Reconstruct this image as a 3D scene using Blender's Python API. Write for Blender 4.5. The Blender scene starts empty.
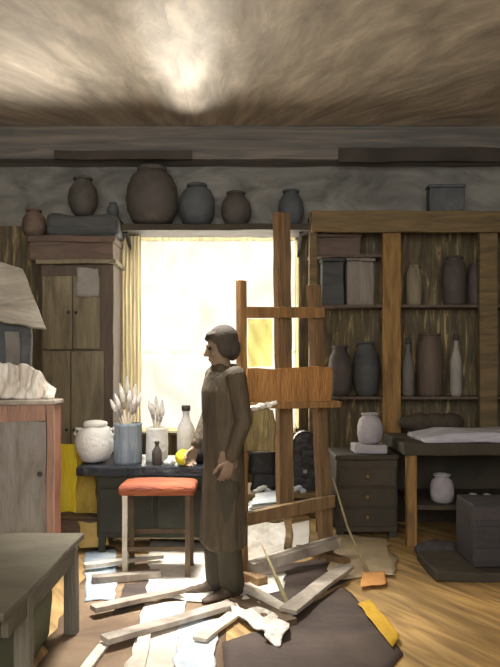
import bpy, bmesh, math, random
from mathutils import Vector, Matrix, Quaternion, noise

random.seed(7)
S = bpy.context.scene
C = S.collection
PI = math.pi
F, CAMH, HY = 700.0, 1.45, 365.0          # focal length in pixels, eye height, horizon row

def PX(px, Y): return (px - 250.0) / F * Y
def PZ(py, Y): return CAMH + (HY - py) / F * Y
def W(px, py, Y): return Vector((PX(px, Y), Y, PZ(py, Y)))
def FL(px, py, z=0.0):
    Y = (CAMH - z) * F / (py - HY)
    return Vector((PX(px, Y), Y, z))

# ------------------------------------------------------------------ materials
def lin(c):
    o = []
    for v in c:
        v = v / 255.0
        o.append(v / 12.92 if v <= 0.04045 else ((v + 0.055) / 1.055) ** 2.4)
    return o
def rgba(c, g=1.0): return tuple(min(0.93, v * g) for v in lin(c)) + (1.0,)

def ramp(nt, stops):
    r = nt.nodes.new('ShaderNodeValToRGB')
    e = r.color_ramp.elements
    while len(e) < len(stops): e.new(0.5)
    for k, (p, c) in enumerate(stops):
        e[k].position = p; e[k].color = c
    return r

def base(name, rough=0.75):
    m = bpy.data.materials.new(name); m.use_nodes = True
    nt = m.node_tree
    b = nt.nodes['Principled BSDF']
    b.inputs['Roughness'].default_value = rough
    return m, nt, b

def paint(name, cols, g=1.0, scale=3.0, stretch=(1, 1, 1), rot=(0, 0, 0), rough=0.75, bump=0.6, pos=None, dist=0.8, rand=True):
    """brushed paint-like surface: stretched noise through a colour ramp, plus a fine ridge bump"""
    m, nt, b = base(name, rough)
    L = nt.links
    tc = nt.nodes.new('ShaderNodeTexCoord')
    mp = nt.nodes.new('ShaderNodeMapping')
    mp.inputs['Rotation'].default_value = rot
    mp2 = nt.nodes.new('ShaderNodeMapping')
    mp2.inputs['Scale'].default_value = stretch
    L.new(tc.outputs['Object'], mp.inputs['Vector'])
    L.new(mp.outputs[0], mp2.inputs['Vector'])
    if rand:
        oi = nt.nodes.new('ShaderNodeObjectInfo')
        mu = nt.nodes.new('ShaderNodeMath'); mu.operation = 'MULTIPLY'; mu.inputs[1].default_value = 17.0
        L.new(oi.outputs['Random'], mu.inputs[0]); L.new(mu.outputs[0], mp2.inputs['Location'])
    n = nt.nodes.new('ShaderNodeTexNoise')
    n.inputs['Scale'].default_value = scale
    n.inputs['Detail'].default_value = 4.0
    n.inputs['Roughness'].default_value = 0.6
    n.inputs['Distortion'].default_value = dist
    L.new(mp2.outputs[0], n.inputs['Vector'])
    k = len(cols)
    if pos is None: pos = [0.32 + 0.36 * i / max(1, k - 1) for i in range(k)]
    r = ramp(nt, [(pos[i], rgba(cols[i], g)) for i in range(k)])
    L.new(n.outputs['Fac'], r.inputs['Fac'])
    L.new(r.outputs['Color'], b.inputs['Base Color'])
    n2 = nt.nodes.new('ShaderNodeTexNoise')
    n2.inputs['Scale'].default_value = scale * 5
    n2.inputs['Detail'].default_value = 3.0
    L.new(mp2.outputs[0], n2.inputs['Vector'])
    bp = nt.nodes.new('ShaderNodeBump')
    bp.inputs['Strength'].default_value = bump
    bp.inputs['Distance'].default_value = 0.02
    L.new(n2.outputs['Fac'], bp.inputs['Height'])
    L.new(bp.outputs['Normal'], b.inputs['Normal'])
    return m

G = 1.6
def P(name, *cols, g=G, **k): return paint(name, cols, g=g, **k)
VERT = (6, 6, 0.7)

M = {}
M['wall'] = P('wall_plaster', (62, 55, 42), (82, 73, 54), (98, 87, 63), (176, 156, 108), g=1.6, scale=2.2, stretch=(9, 9, 1.1), pos=[0.3, 0.48, 0.58, 0.74], bump=0.5, rand=False)
M['wall_side'] = P('side_wall_plaster', (70, 64, 52), (92, 84, 68), scale=1.5, rand=False)
M['beam'] = P('ceiling_beam_paint', (66, 66, 64), (86, 84, 80), (108, 100, 92), g=1.9, scale=1.6, stretch=(0.5, 4, 8), rand=False)
M['rail'] = P('dark_rail_paint', (44, 40, 36), (62, 56, 50), scale=2)
M['frieze'] = P('grey_frieze_plaster', (72, 72, 68), (98, 97, 92), (116, 114, 108), g=2.0, scale=1.6, stretch=(1.2, 1.2, 2.5), rand=False)
M['ochre'] = P('ochre_timber', (92, 70, 40), (122, 94, 54), (140, 108, 62), scale=3, stretch=VERT)
M['ochre_dark'] = P('brown_timber', (80, 68, 48), (98, 84, 58), (112, 92, 62), scale=3, stretch=(0.7, 6, 6))
M['easel'] = P('easel_wood', (100, 72, 44), (124, 92, 54), (140, 106, 64), scale=3, stretch=VERT)
M['easel_dark'] = P('easel_wood_dark', (80, 62, 42), (100, 78, 52), (114, 90, 60), scale=3, stretch=VERT)
M['board'] = P('orange_brown_board', (118, 82, 46), (144, 102, 58), (162, 118, 68), scale=3, stretch=(4, 4, 0.8))
M['olive_cloth'] = P('olive_cloth', (92, 82, 52), (126, 112, 76), (160, 146, 104), scale=4, stretch=(8, 8, 0.6))
M['black'] = P('black_paint', (24, 24, 28), (36, 36, 40), rough=0.45, g=1.2)
M['blackgreen'] = P('dark_green_black', (40, 42, 36), (54, 54, 44), scale=2, g=1.2)
M['tabletop'] = P('blue_black_table', (28, 31, 38), (44, 48, 56), scale=3, rough=0.35, g=1.2)
M['orange'] = P('orange_red_seat', (132, 58, 24), (162, 78, 36), (176, 98, 54), g=.72, scale=4, stretch=(0.8, 4, 4))
M['palewood'] = P('pale_painted_wood', (160, 152, 138), (190, 182, 168), (212, 206, 192), scale=4, g=1.2)
M['greywood'] = P('weathered_wood_and_lit_tops', (118, 108, 98), (146, 136, 124), (176, 166, 154), scale=4, g=1.15)  # slat wood; its pale grey also paints lit tops of cupboard and crossbar
M['white'] = P('white_paper', (214, 208, 194), (238, 234, 222), (246, 244, 236), scale=3, g=1.0)
M['whiteblue'] = P('bluish_paper', (150, 162, 174), (182, 190, 196), (214, 212, 204), scale=3, g=1.2)
M['blue'] = P('pale_blue_paper', (124, 138, 152), (150, 162, 172), (176, 180, 172), scale=3, g=1.3)
M['pinkgrey'] = P('pinkish_grey_paper', (158, 144, 132), (184, 172, 160), (214, 206, 194), scale=3, g=1.2)
M['tan'] = P('tan_paper', (146, 124, 70), (172, 148, 88), scale=3)
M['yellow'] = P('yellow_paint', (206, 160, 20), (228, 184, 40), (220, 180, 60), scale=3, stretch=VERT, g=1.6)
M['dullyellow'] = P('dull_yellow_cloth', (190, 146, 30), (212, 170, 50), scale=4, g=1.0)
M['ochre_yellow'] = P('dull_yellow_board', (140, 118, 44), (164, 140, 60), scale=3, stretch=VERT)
M['redbrown'] = P('red_brown_wood', (118, 92, 78), (134, 104, 88), (146, 112, 94), scale=3, stretch=VERT)
M['redorange'] = P('red_orange_edge', (120, 88, 72), (160, 96, 72), scale=4, stretch=VERT, g=1.1)
M['grey_panel'] = P('grey_panel', (96, 88, 78), (112, 106, 98), (122, 118, 112), scale=2.5, stretch=(3, 3, 0.8))
M['wardrobe'] = P('grey_brown_wardrobe', (92, 84, 68), (112, 104, 84), (124, 116, 96), scale=2.5, stretch=(4, 4, 0.7))
M['wardrobe_dark'] = P('dark_wardrobe_side', (72, 62, 54), (88, 76, 66), scale=2.5, stretch=(4, 4, 0.7))
M['greylight'] = P('light_grey_sheet', (120, 118, 112), (136, 132, 126), scale=3)
M['boxbrown'] = P('dark_brown_box', (78, 66, 58), (98, 82, 72), scale=2.5, stretch=(0.8, 3, 3))
M['bluedark'] = P('dark_blue_grey_blanket', (52, 54, 56), (68, 70, 70), scale=2.5, stretch=(0.8, 3, 3))
M['potdark'] = P('dark_grey_pot', (58, 55, 52), (74, 70, 66), scale=3)
M['potblue'] = P('blue_grey_pot', (60, 64, 68), (78, 82, 84), scale=3)
M['potgrey'] = P('grey_pot', (80, 76, 70), (100, 96, 90), scale=3)
M['darkjar'] = P('dark_purple_grey_jar', (58, 52, 50), (72, 66, 62), scale=3)
M['slab'] = P('grey_slanted_board', (112, 107, 96), (132, 126, 114), (150, 144, 132), scale=2.5, stretch=(1, 3, 4))
M['rag'] = P('pale_rag', (150, 142, 130), (186, 178, 166), (214, 206, 194), scale=4, stretch=(4, 4, 1))
M['lav'] = P('lavender_highlight_cloth', (124, 124, 134), (150, 150, 160), (164, 162, 168), scale=3, stretch=(0.8, 3, 3))
M['lavpot'] = P('lavender_grey_pot', (122, 118, 122), (146, 142, 146), scale=3)
M['benchdark'] = P('dark_bench', (50, 46, 36), (66, 58, 46), scale=2, g=1.25)
M['purpledark'] = P('dark_violet_grey', (50, 47, 49), (64, 60, 62), scale=2, g=1.2)
M['tarp'] = P('dark_brown_canvas', (56, 45, 40), (68, 55, 48), (78, 64, 56), g=1.15, scale=1.8, stretch=(1, 2, 1))
M['darkplank'] = P('dark_brown_plank', (62, 50, 36), (82, 66, 48), scale=3)
M['trestle'] = P('grey_olive_wood', (98, 90, 72), (116, 108, 88), (128, 118, 98), scale=2, stretch=(1, 1, 3), g=.6)
M['trestle_leg'] = P('grey_wood_leg', (112, 106, 92), (134, 128, 114), scale=3, stretch=VERT, g=.8)
M['green'] = P('dark_green_cloth', (66, 72, 54), (82, 86, 66), scale=2)
M['bluejar'] = P('grey_blue_jar', (112, 124, 136), (138, 150, 160), scale=3, stretch=VERT, g=1.2)
M['whitejar'] = P('white_glazed_jar', (222, 216, 204), (244, 242, 236), scale=5, g=1.4)
M['bristle'] = P('pale_bristle', (200, 196, 186), (236, 232, 222), scale=6)
M['handle'] = P('brush_handle', (150, 140, 120), (190, 182, 164), scale=6)
M['lemon'] = P('lemon_skin', (224, 182, 30), (240, 206, 60), scale=8, g=1.6)
M['smock'] = P('dark_olive_smock', (66, 56, 42), (84, 72, 54), (98, 84, 64), scale=4, stretch=(5, 5, 0.8), g=.85)
M['trouser'] = P('dark_green_trousers', (58, 54, 40), (76, 70, 52), scale=4, stretch=(5, 5, 0.6), g=.85)
M['hair'] = P('dark_brown_hair', (62, 54, 46), (84, 74, 62), scale=8, stretch=VERT, g=.9)
M['skin'] = P('shaded_skin', (104, 86, 70), (126, 104, 84), scale=6, bump=0.1, g=1.3)
M['shoe'] = P('dark_brown_shoe', (52, 42, 32), (70, 58, 46), scale=4)
M['dark'] = P('near_black', (18, 16, 14), (26, 24, 22), scale=4, g=1.0)
M['rope'] = P('olive_cane', (108, 100, 70), (136, 126, 92), scale=6)
M['greycloth'] = P('taupe_floor_cloth', (140, 124, 98), (162, 146, 118), scale=2)
M['orangecloth'] = P('orange_rag', (168, 118, 66), (188, 138, 84), scale=3)
M['floordark'] = P('brown_floor_dark', (92, 72, 54), (116, 94, 72), (140, 118, 92), scale=2, g=1.1)  # brown of the sheet added to darken the floor
M['yellowlight'] = None

# floor: golden boards, streaked along the light
def floor_mat():
    m, nt, b = base('floor_boards', 0.6); L = nt.links
    tc = nt.nodes.new('ShaderNodeTexCoord')
    mp = nt.nodes.new('ShaderNodeMapping'); mp.inputs['Rotation'].default_value = (0, 0, -math.radians(28))
    mp2 = nt.nodes.new('ShaderNodeMapping'); mp2.inputs['Scale'].default_value = (7, 0.9, 1)
    L.new(tc.outputs['Object'], mp.inputs['Vector']); L.new(mp.outputs[0], mp2.inputs['Vector'])
    n = nt.nodes.new('ShaderNodeTexNoise'); n.inputs['Scale'].default_value = 2.0; n.inputs['Detail'].default_value = 5
    n.inputs['Distortion'].default_value = 0.5
    L.new(mp2.outputs[0], n.inputs['Vector'])
    r = ramp(nt, [(0.3, rgba((120, 96, 62), 1.3)), (0.5, rgba((156, 126, 80), 1.3)), (0.7, rgba((188, 156, 102), 1.3))])
    L.new(n.outputs['Fac'], r.inputs['Fac']); L.new(r.outputs[0], b.inputs['Base Color'])
    bp = nt.nodes.new('ShaderNodeBump'); bp.inputs['Strength'].default_value = 0.5; bp.inputs['Distance'].default_value = 0.03
    L.new(n.outputs['Fac'], bp.inputs['Height']); L.new(bp.outputs[0], b.inputs['Normal'])
    return m
M['floor'] = floor_mat()

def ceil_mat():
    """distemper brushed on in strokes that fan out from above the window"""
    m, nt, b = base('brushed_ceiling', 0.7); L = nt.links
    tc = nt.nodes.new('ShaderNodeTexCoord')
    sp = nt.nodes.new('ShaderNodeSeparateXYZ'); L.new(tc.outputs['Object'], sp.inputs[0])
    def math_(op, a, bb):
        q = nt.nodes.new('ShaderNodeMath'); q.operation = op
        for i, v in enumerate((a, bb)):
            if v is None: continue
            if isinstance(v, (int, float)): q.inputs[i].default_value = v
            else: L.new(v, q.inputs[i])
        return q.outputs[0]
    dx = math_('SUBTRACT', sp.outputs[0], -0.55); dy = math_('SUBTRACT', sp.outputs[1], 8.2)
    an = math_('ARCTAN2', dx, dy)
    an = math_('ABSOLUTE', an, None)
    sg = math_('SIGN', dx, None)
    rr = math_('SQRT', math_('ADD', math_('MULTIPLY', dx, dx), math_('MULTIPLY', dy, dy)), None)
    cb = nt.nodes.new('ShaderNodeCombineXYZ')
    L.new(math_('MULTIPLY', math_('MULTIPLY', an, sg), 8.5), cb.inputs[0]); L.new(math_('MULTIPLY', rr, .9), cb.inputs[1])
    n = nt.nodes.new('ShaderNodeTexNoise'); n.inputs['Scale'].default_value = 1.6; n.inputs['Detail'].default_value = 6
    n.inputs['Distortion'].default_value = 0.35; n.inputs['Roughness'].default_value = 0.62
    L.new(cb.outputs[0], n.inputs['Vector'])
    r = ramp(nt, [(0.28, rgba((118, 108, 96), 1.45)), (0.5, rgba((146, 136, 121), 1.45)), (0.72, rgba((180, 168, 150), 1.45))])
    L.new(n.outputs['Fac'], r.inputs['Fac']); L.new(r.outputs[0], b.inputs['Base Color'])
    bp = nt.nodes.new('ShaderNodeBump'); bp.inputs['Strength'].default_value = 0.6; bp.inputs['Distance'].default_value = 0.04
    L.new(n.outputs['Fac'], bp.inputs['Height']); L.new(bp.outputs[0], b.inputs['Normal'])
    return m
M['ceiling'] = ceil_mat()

def glass_mat():
    """window glass whose mottled cream tint paints in the uneven daylight and dims it"""
    m = bpy.data.materials.new('daylight_tinted_glass'); m.use_nodes = True
    nt = m.node_tree; nt.nodes.clear(); L = nt.links
    out = nt.nodes.new('ShaderNodeOutputMaterial')
    tc = nt.nodes.new('ShaderNodeTexCoord')
    mp = nt.nodes.new('ShaderNodeMapping'); mp.inputs['Scale'].default_value = (1.6, 1, 1.0)
    L.new(tc.outputs['Object'], mp.inputs['Vector'])
    n = nt.nodes.new('ShaderNodeTexNoise'); n.inputs['Scale'].default_value = 1.3; n.inputs['Detail'].default_value = 3; n.inputs['Distortion'].default_value = 0.5
    L.new(mp.outputs[0], n.inputs['Vector'])
    r = ramp(nt, [(0.28, (0.46, 0.425, 0.36, 1)), (0.42, (0.53, 0.51, 0.47, 1)), (0.56, (0.62, 0.61, 0.58, 1)), (0.78, (0.50, 0.465, 0.39, 1))])  # mottled tint stands in for cream variation of the light outside
    L.new(n.outputs['Fac'], r.inputs['Fac'])
    t = nt.nodes.new('ShaderNodeBsdfTransparent'); L.new(r.outputs[0], t.inputs['Color'])
    gl = nt.nodes.new('ShaderNodeBsdfGlossy'); gl.inputs['Roughness'].default_value = 0.2
    mx = nt.nodes.new('ShaderNodeMixShader'); mx.inputs[0].default_value = 0.03
    L.new(t.outputs[0], mx.inputs[1]); L.new(gl.outputs[0], mx.inputs[2]); L.new(mx.outputs[0], out.inputs['Surface'])
    return m
M['glass'] = glass_mat()

def translucent(name, c, tc_, fac=0.7, vert=True, lo=.74):
    m = bpy.data.materials.new(name); m.use_nodes = True
    nt = m.node_tree; nt.nodes.clear(); L = nt.links
    out = nt.nodes.new('ShaderNodeOutputMaterial')
    co = nt.nodes.new('ShaderNodeTexCoord')
    mp = nt.nodes.new('ShaderNodeMapping'); mp.inputs['Scale'].default_value = (14, 14, 0.8) if vert else (2, 2, 2)
    L.new(co.outputs['Object'], mp.inputs['Vector'])
    n = nt.nodes.new('ShaderNodeTexNoise'); n.inputs['Scale'].default_value = 2.5; n.inputs['Detail'].default_value = 3
    L.new(mp.outputs[0], n.inputs['Vector'])
    r1 = ramp(nt, [(0.3, rgba(tuple(v * lo for v in c))), (0.65, rgba(c))])
    r2 = ramp(nt, [(0.3, rgba(tuple(v * lo for v in tc_))), (0.65, rgba(tc_))])
    L.new(n.outputs['Fac'], r1.inputs['Fac']); L.new(n.outputs['Fac'], r2.inputs['Fac'])
    d = nt.nodes.new('ShaderNodeBsdfDiffuse'); t = nt.nodes.new('ShaderNodeBsdfTranslucent')
    L.new(r1.outputs[0], d.inputs[0]); L.new(r2.outputs[0], t.inputs[0])
    mx = nt.nodes.new('ShaderNodeMixShader'); mx.inputs[0].default_value = fac
    L.new(d.outputs[0], mx.inputs[1]); L.new(t.outputs[0], mx.inputs[2]); L.new(mx.outputs[0], out.inputs['Surface'])
    return m
M['curtain'] = translucent('sheer_curtain', (196, 186, 160), (176, 164, 134), 0.6)
M['frame'] = translucent('glowing_cream_frame', (240, 232, 210), (250, 240, 214), 0.75)  # translucent so the frame glows along with the panes
M['yellowlight'] = translucent('pale_yellow_window_light', (250, 236, 140), (255, 244, 160), 0.9, False, .96)  # yellow light of the window, put into a translucent sheet
M['boardglow'] = M['board']

# ------------------------------------------------------------------ mesh helpers
def nb(): return bmesh.new()
def join(bm, other_verts_faces):
    vs, fs = other_verts_faces
    v = [bm.verts.new(p) for p in vs]
    for f in fs:
        try: bm.faces.new([v[i] for i in f])
        except ValueError: pass
    return v

def boxm(bm, mat4, n=(1, 1, 1)):
    """unit cube transformed; n = cuts per axis"""
    idx = {}
    def vert(i, j, k):
        key = (i, j, k)
        if key not in idx:
            idx[key] = bm.verts.new(mat4 @ Vector((i / n[0] - .5, j / n[1] - .5, k / n[2] - .5)))
        return idx[key]
    fs = []
    for i in range(n[0]):
        for j in range(n[1]):
            fs.append([vert(i, j, 0), vert(i, j + 1, 0), vert(i + 1, j + 1, 0), vert(i + 1, j, 0)])
            fs.append([vert(i, j, n[2]), vert(i + 1, j, n[2]), vert(i + 1, j + 1, n[2]), vert(i, j + 1, n[2])])
    for i in range(n[0]):
        for k in range(n[2]):
            fs.append([vert(i, 0, k), vert(i + 1, 0, k), vert(i + 1, 0, k + 1), vert(i, 0, k + 1)])
            fs.append([vert(i, n[1], k), vert(i, n[1], k + 1), vert(i + 1, n[1], k + 1), vert(i + 1, n[1], k)])
    for j in range(n[1]):
        for k in range(n[2]):
            fs.append([vert(0, j, k), vert(0, j, k + 1), vert(0, j + 1, k + 1), vert(0, j + 1, k)])
            fs.append([vert(n[0], j, k), vert(n[0], j + 1, k), vert(n[0], j + 1, k + 1), vert(n[0], j, k + 1)])
    for f in fs: bm.faces.new(f)

def cuts(sx, sy, sz, step=0.12):
    return tuple(max(1, min(24, int(round(s / step)))) for s in (sx, sy, sz))
def box(bm, x0, x1, y0, y1, z0, z1, step=0.12):
    m = Matrix.Translation(((x0 + x1) / 2, (y0 + y1) / 2, (z0 + z1) / 2)) @ Matrix.Diagonal((x1 - x0, y1 - y0, z1 - z0, 1))
    boxm(bm, m, cuts(abs(x1 - x0), abs(y1 - y0), abs(z1 - z0), step))
def obox(bm, c, size, rot, step=0.12):
    m = Matrix.Translation(c) @ rot.to_4x4() @ Matrix.Diagonal((size[0], size[1], size[2], 1))
    boxm(bm, m, cuts(*size, step))
def beam(bm, p, q, w, h, up=(0, 0, 1), step=0.1):
    p, q = Vector(p), Vector(q); d = (q - p)
    z = Vector(up)
    if abs(d.normalized().dot(z)) > 0.95: z = Vector((0, 1, 0))
    x = d.normalized(); y = z.cross(x).normalized(); z = x.cross(y)
    rot = Matrix((x, y, z)).transposed()
    obox(bm, (p + q) / 2, (d.length, w, h), rot, step)
def ring_loft(bm, rings, closed=True, cap=True):
    vs = [[bm.verts.new(p) for p in r] for r in rings]
    n = len(rings[0])
    for a, b in zip(vs[:-1], vs[1:]):
        for i in range(n if closed else n - 1):
            bm.faces.new([a[i], a[(i + 1) % n], b[(i + 1) % n], b[i]])
    if cap and closed:
        bm.faces.new(list(reversed(vs[0]))); bm.faces.new(vs[-1])
def lathe(bm, c, prof, seg=28, cap=True, sx=1.0, sy=1.0):
    ring_loft(bm, [[Vector((c[0] + r * sx * math.cos(2 * PI * i / seg), c[1] + r * sy * math.sin(2 * PI * i / seg), c[2] + z)) for i in range(seg)] for r, z in prof], True, cap)
def tube(bm, pts, rad, seg=10):
    pts = [Vector(p) for p in pts]
    if not isinstance(rad, (list, tuple)): rad = [rad] * len(pts)
    rings = []
    ref = None
    for i, p in enumerate(pts):
        d = (pts[min(i + 1, len(pts) - 1)] - pts[max(i - 1, 0)]).normalized()
        if ref is None: ref = Vector((0, 0, 1)) if abs(d.z) < 0.9 else Vector((1, 0, 0))
        u = d.cross(ref).normalized(); v = d.cross(u).normalized(); ref = v.cross(d) if False else ref
        rings.append([p + rad[i] * (u * math.cos(2 * PI * k / seg) + v * math.sin(2 * PI * k / seg)) for k in range(seg)])
    ring_loft(bm, rings)
def ellip(bm, c, r, rot=None, seg=16, rings=10):
    R = rot.to_4x4() if rot is not None else Matrix.Identity(4)
    bmesh.ops.create_uvsphere(bm, u_segments=seg, v_segments=rings, radius=1.0, matrix=Matrix.Translation(c) @ R @ Matrix.Diagonal((r[0], r[1], r[2], 1)))
def capsule(bm, p, q, r1, r2, seg=14):
    p, q = Vector(p), Vector(q)
    d = (q - p); L = d.length; d.normalize()
    ref = Vector((0, 0, 1)) if abs(d.z) < 0.9 else Vector((1, 0, 0))
    u = d.cross(ref).normalized(); v = d.cross(u)
    rings = []
    for k in range(5):
        a = -PI / 2 + PI / 2 * (k + .2) / 5
        rings.append((p + d * (r1 * math.sin(a)), r1 * math.cos(a)))
    rings.append((p, r1)); rings.append((q, r2))
    for k in range(1, 5):
        a = PI / 2 * (k - .2 * 0) / 5
        rings.append((q + d * (r2 * math.sin(a)), r2 * math.cos(a)))
    ring_loft(bm, [[c + r * (u * math.cos(2 * PI * i / seg) + v * math.sin(2 * PI * i / seg)) for i in range(seg)] for c, r in rings])
def prism(bm, poly, z0, z1):
    lo = [bm.verts.new((p[0], p[1], z0)) for p in poly]; hi = [bm.verts.new((p[0], p[1], z1)) for p in poly]
    n = len(poly)
    bm.faces.new(list(reversed(lo))); bm.faces.new(hi)
    for i in range(n): bm.faces.new([lo[i], lo[(i + 1) % n], hi[(i + 1) % n], hi[i]])
def sheet(bm, q, th=0.004, n=14, amp=0.012, freq=4.0, seed=0.0, lift=None, edge=0.0):
    """four-cornered limp sheet (paper, cloth) with gentle noise relief; q runs round the corners"""
    q = [Vector(p) for p in q]
    nrm = (q[1] - q[0]).cross(q[3] - q[0]).normalized()
    if nrm.z < 0: nrm = -nrm
    top, bot = [], []
    for i in range(n + 1):
        for j in range(n + 1):
            u, v = i / n, j / n
            p = q[0].lerp(q[1], u).lerp(q[3].lerp(q[2], u), v)
            e = edge * noise.noise(Vector((p.x * 9 + seed, p.y * 9, p.z * 9 + 7)))
            if i in (0, n) or j in (0, n): p = p + (q[1] - q[0]).normalized() * e + (q[3] - q[0]).normalized() * e
            h = amp * (0.5 + 0.5 * noise.noise(Vector((p.x * freq + seed, p.y * freq, p.z * freq))))
            if lift: h += lift(u, v)
            top.append(bm.verts.new(p + nrm * (h + th))); bot.append(bm.verts.new(p + nrm * h))
    I = lambda i, j: i * (n + 1) + j
    for i in range(n):
        for j in range(n):
            bm.faces.new([top[I(i, j)], top[I(i + 1, j)], top[I(i + 1, j + 1)], top[I(i, j + 1)]])
            bm.faces.new([bot[I(i, j)], bot[I(i, j + 1)], bot[I(i + 1, j + 1)], bot[I(i + 1, j)]])
    for i in range(n):
        for a, b in ((I(i, 0), I(i + 1, 0)), (I(i + 1, n), I(i, n)), (I(0, i + 1), I(0, i)), (I(n, i), I(n, i + 1))):
            bm.faces.new([top[b], top[a], bot[a], bot[b]])

def wobble(bm, amp, freq=3.0, seed=0.0):
    for v in bm.verts:
        p = v.co * freq + Vector((seed, seed * .7, 0))
        v.co += amp * noise.noise_vector(p)

def origin_of(p):
    return p.matrix_world.translation if p else Vector((0, 0, 0))
LOC = {}
def obj(name, bm, mat, parent=None, smooth=False, wob=0.0, bevel=0.0, at=None, label=None, freq=4.0, ztrim=True):
    if wob: wobble(bm, wob, freq, random.random() * 20)
    bmesh.ops.recalc_face_normals(bm, faces=bm.faces)
    if at is None:
        if parent: at = Vector((0, 0, 0))
        else:
            xs = [v.co.x for v in bm.verts]; ys = [v.co.y for v in bm.verts]; zs = [v.co.z for v in bm.verts]
            at = Vector(((min(xs) + max(xs)) / 2, (min(ys) + max(ys)) / 2, min(zs)))
    at = Vector(at)
    off = at + (LOC.get(parent.name, Vector((0, 0, 0))) if parent else Vector((0, 0, 0)))
    bmesh.ops.translate(bm, verts=bm.verts, vec=-off)
    me = bpy.data.meshes.new(name); bm.to_mesh(me); bm.free()
    me.materials.append(mat)
    if smooth:
        for p in me.polygons: p.use_smooth = True
    o = bpy.data.objects.new(name, me); C.objects.link(o)
    o.location = at
    LOC[o.name] = off.copy()
    if parent: o.parent = parent
    if bevel:
        b = o.modifiers.new('bevel', 'BEVEL'); b.width = bevel; b.segments = 2; b.limit_method = 'ANGLE'; b.angle_limit = math.radians(50)
    if label: o['label'] = label
    return o
def tag(o, label, cat, group=None):
    o['label'] = label; o['category'] = cat
    if group: o['group'] = group
    return o
def thing(name, label, cat, loc, group=None):
    o = bpy.data.objects.new(name, None); C.objects.link(o)
    o.empty_display_size = 0.1
    o.location = loc; LOC[o.name] = Vector(loc)
    return tag(o, label, cat, group)
def struct(name, bm, mat, parent=None, **k):
    o = obj(name, bm, mat, parent, **k)
    if not parent: o['kind'] = 'structure'
    return o
def dup(root, loc, rot=None, label=None, group=None, scale=None):
    r = root.copy(); C.objects.link(r); r.location = loc
    if rot is not None: r.rotation_mode = 'XYZ'; r.rotation_euler = rot
    if scale: r.scale = scale
    if label: r['label'] = label
    if group: r['group'] = group
    for ch in list(root.children):
        c = ch.copy(); C.objects.link(c); c.parent = r
        for gch in ch.children:
            d = gch.copy(); C.objects.link(d); d.parent = c
    return r
def fuse(name, bm, mat, parent, voxel=0.006, smooth_it=4, at=None, label=None):
    """melt overlapping lumps into one continuous skin"""
    o = obj(name, bm, mat, parent, at=at, smooth=True)
    r = o.modifiers.new('remesh', 'REMESH'); r.mode = 'VOXEL'; r.voxel_size = voxel; r.use_smooth_shade = True
    s = o.modifiers.new('smooth', 'SMOOTH'); s.factor = 0.5; s.iterations = smooth_it
    dg = bpy.context.evaluated_depsgraph_get()
    me = bpy.data.meshes.new_from_object(o.evaluated_get(dg))
    me.name = name
    o.modifiers.clear(); o.data = me
    for p in me.polygons: p.use_smooth = True
    if label: o['label'] = label
    return o

# ------------------------------------------------------------------ the setting
BW = 7.0; CH = 3.75; XL, XR, YR = -3.0, 3.0, -1.0
b = nb(); box(b, XL - .2, XR + .2, YR - .2, BW + .2, -.1, 0, 2); struct('floor', b, M['floor'], at=(0, 0, 0))
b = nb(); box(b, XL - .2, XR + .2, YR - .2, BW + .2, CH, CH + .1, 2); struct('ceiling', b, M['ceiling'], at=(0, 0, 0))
b = nb(); box(b, XL - .2, XL, YR, BW, 0, CH, 2); struct('wall_left', b, M['wall_side'])
b = nb(); box(b, XR, XR + .2, YR, BW, 0, CH, 2); struct('wall_right', b, M['wall_side'])
b = nb(); box(b, XL - .2, XR + .2, YR - .2, YR, 0, CH, 2); struct('wall_rear', b, M['wall_side'])
wx0, wx1, wz0, wz1 = PX(119, BW), PX(299, BW), 0.78, PZ(236, BW)
zf = PZ(226, BW)                          # the grey frieze begins above this
b = nb()
box(b, XL, wx0, BW, BW + .2, 0, zf, 2); box(b, wx1, XR, BW, BW + .2, 0, zf, 2)
box(b, wx0, wx1, BW, BW + .2, 0, wz0, 2); box(b, wx0, wx1, BW, BW + .2, wz1, zf, 2)
struct('wall_back', b, M['wall'], at=(0, BW, 0))
b = nb(); box(b, XL, XR, BW, BW + .2, zf, CH, 2); struct('wall_frieze', b, M['frieze'], at=(0, BW, zf))
b = nb(); box(b, XL, XR, 6.72, BW, PZ(159, 6.72), CH, .2); struct('trim_1', b, M['beam'], wob=.012, bevel=.01)
b = nb(); box(b, PX(55, 6.7), PX(192, 6.7), 6.66, 6.72, PZ(159.5, 6.68), PZ(151, 6.68), .15); struct('trim_2', b, M['rail'], wob=.012)
b = nb(); box(b, PX(338, 6.7), XR, 6.66, 6.72, PZ(162, 6.68), PZ(148, 6.68), .15); struct('trim_3', b, M['rail'], wob=.012)
# window
def pane_(b, z0, z1):
    b.faces.new([b.verts.new(p) for p in ((wx0 + .035, BW + .087, z0), (wx1 - .035, BW + .087, z0), (wx1 - .035, BW + .087, z1), (wx0 + .035, BW + .087, z1))])
wb = nb()
fr = .035
box(wb, wx0, wx0 + fr, BW + .06, BW + .11, wz0, wz1, 1); box(wb, wx1 - fr, wx1, BW + .06, BW + .11, wz0, wz1, 1)
box(wb, wx0, wx1, BW + .06, BW + .11, wz0, wz0 + fr, 1); box(wb, wx0, wx1, BW + .06, BW + .11, wz1 - fr, wz1, 1)
wf = struct('window_1', wb, M['frame'], bevel=.004)
b = nb(); box(b, wx0 + fr, wx1 - fr, BW + .07, BW + .10, PZ(352, BW) - .012, PZ(352, BW) + .012, 1); obj('meeting_rail', b, M['frame'], wf)
b = nb(); pane_(b, PZ(352, BW) + .012, wz1 - fr); obj('pane', b, M['glass'], wf)
b = nb(); pane_(b, wz0 + fr, PZ(352, BW) - .012); obj('pane', b, M['glass'], wf)
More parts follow.
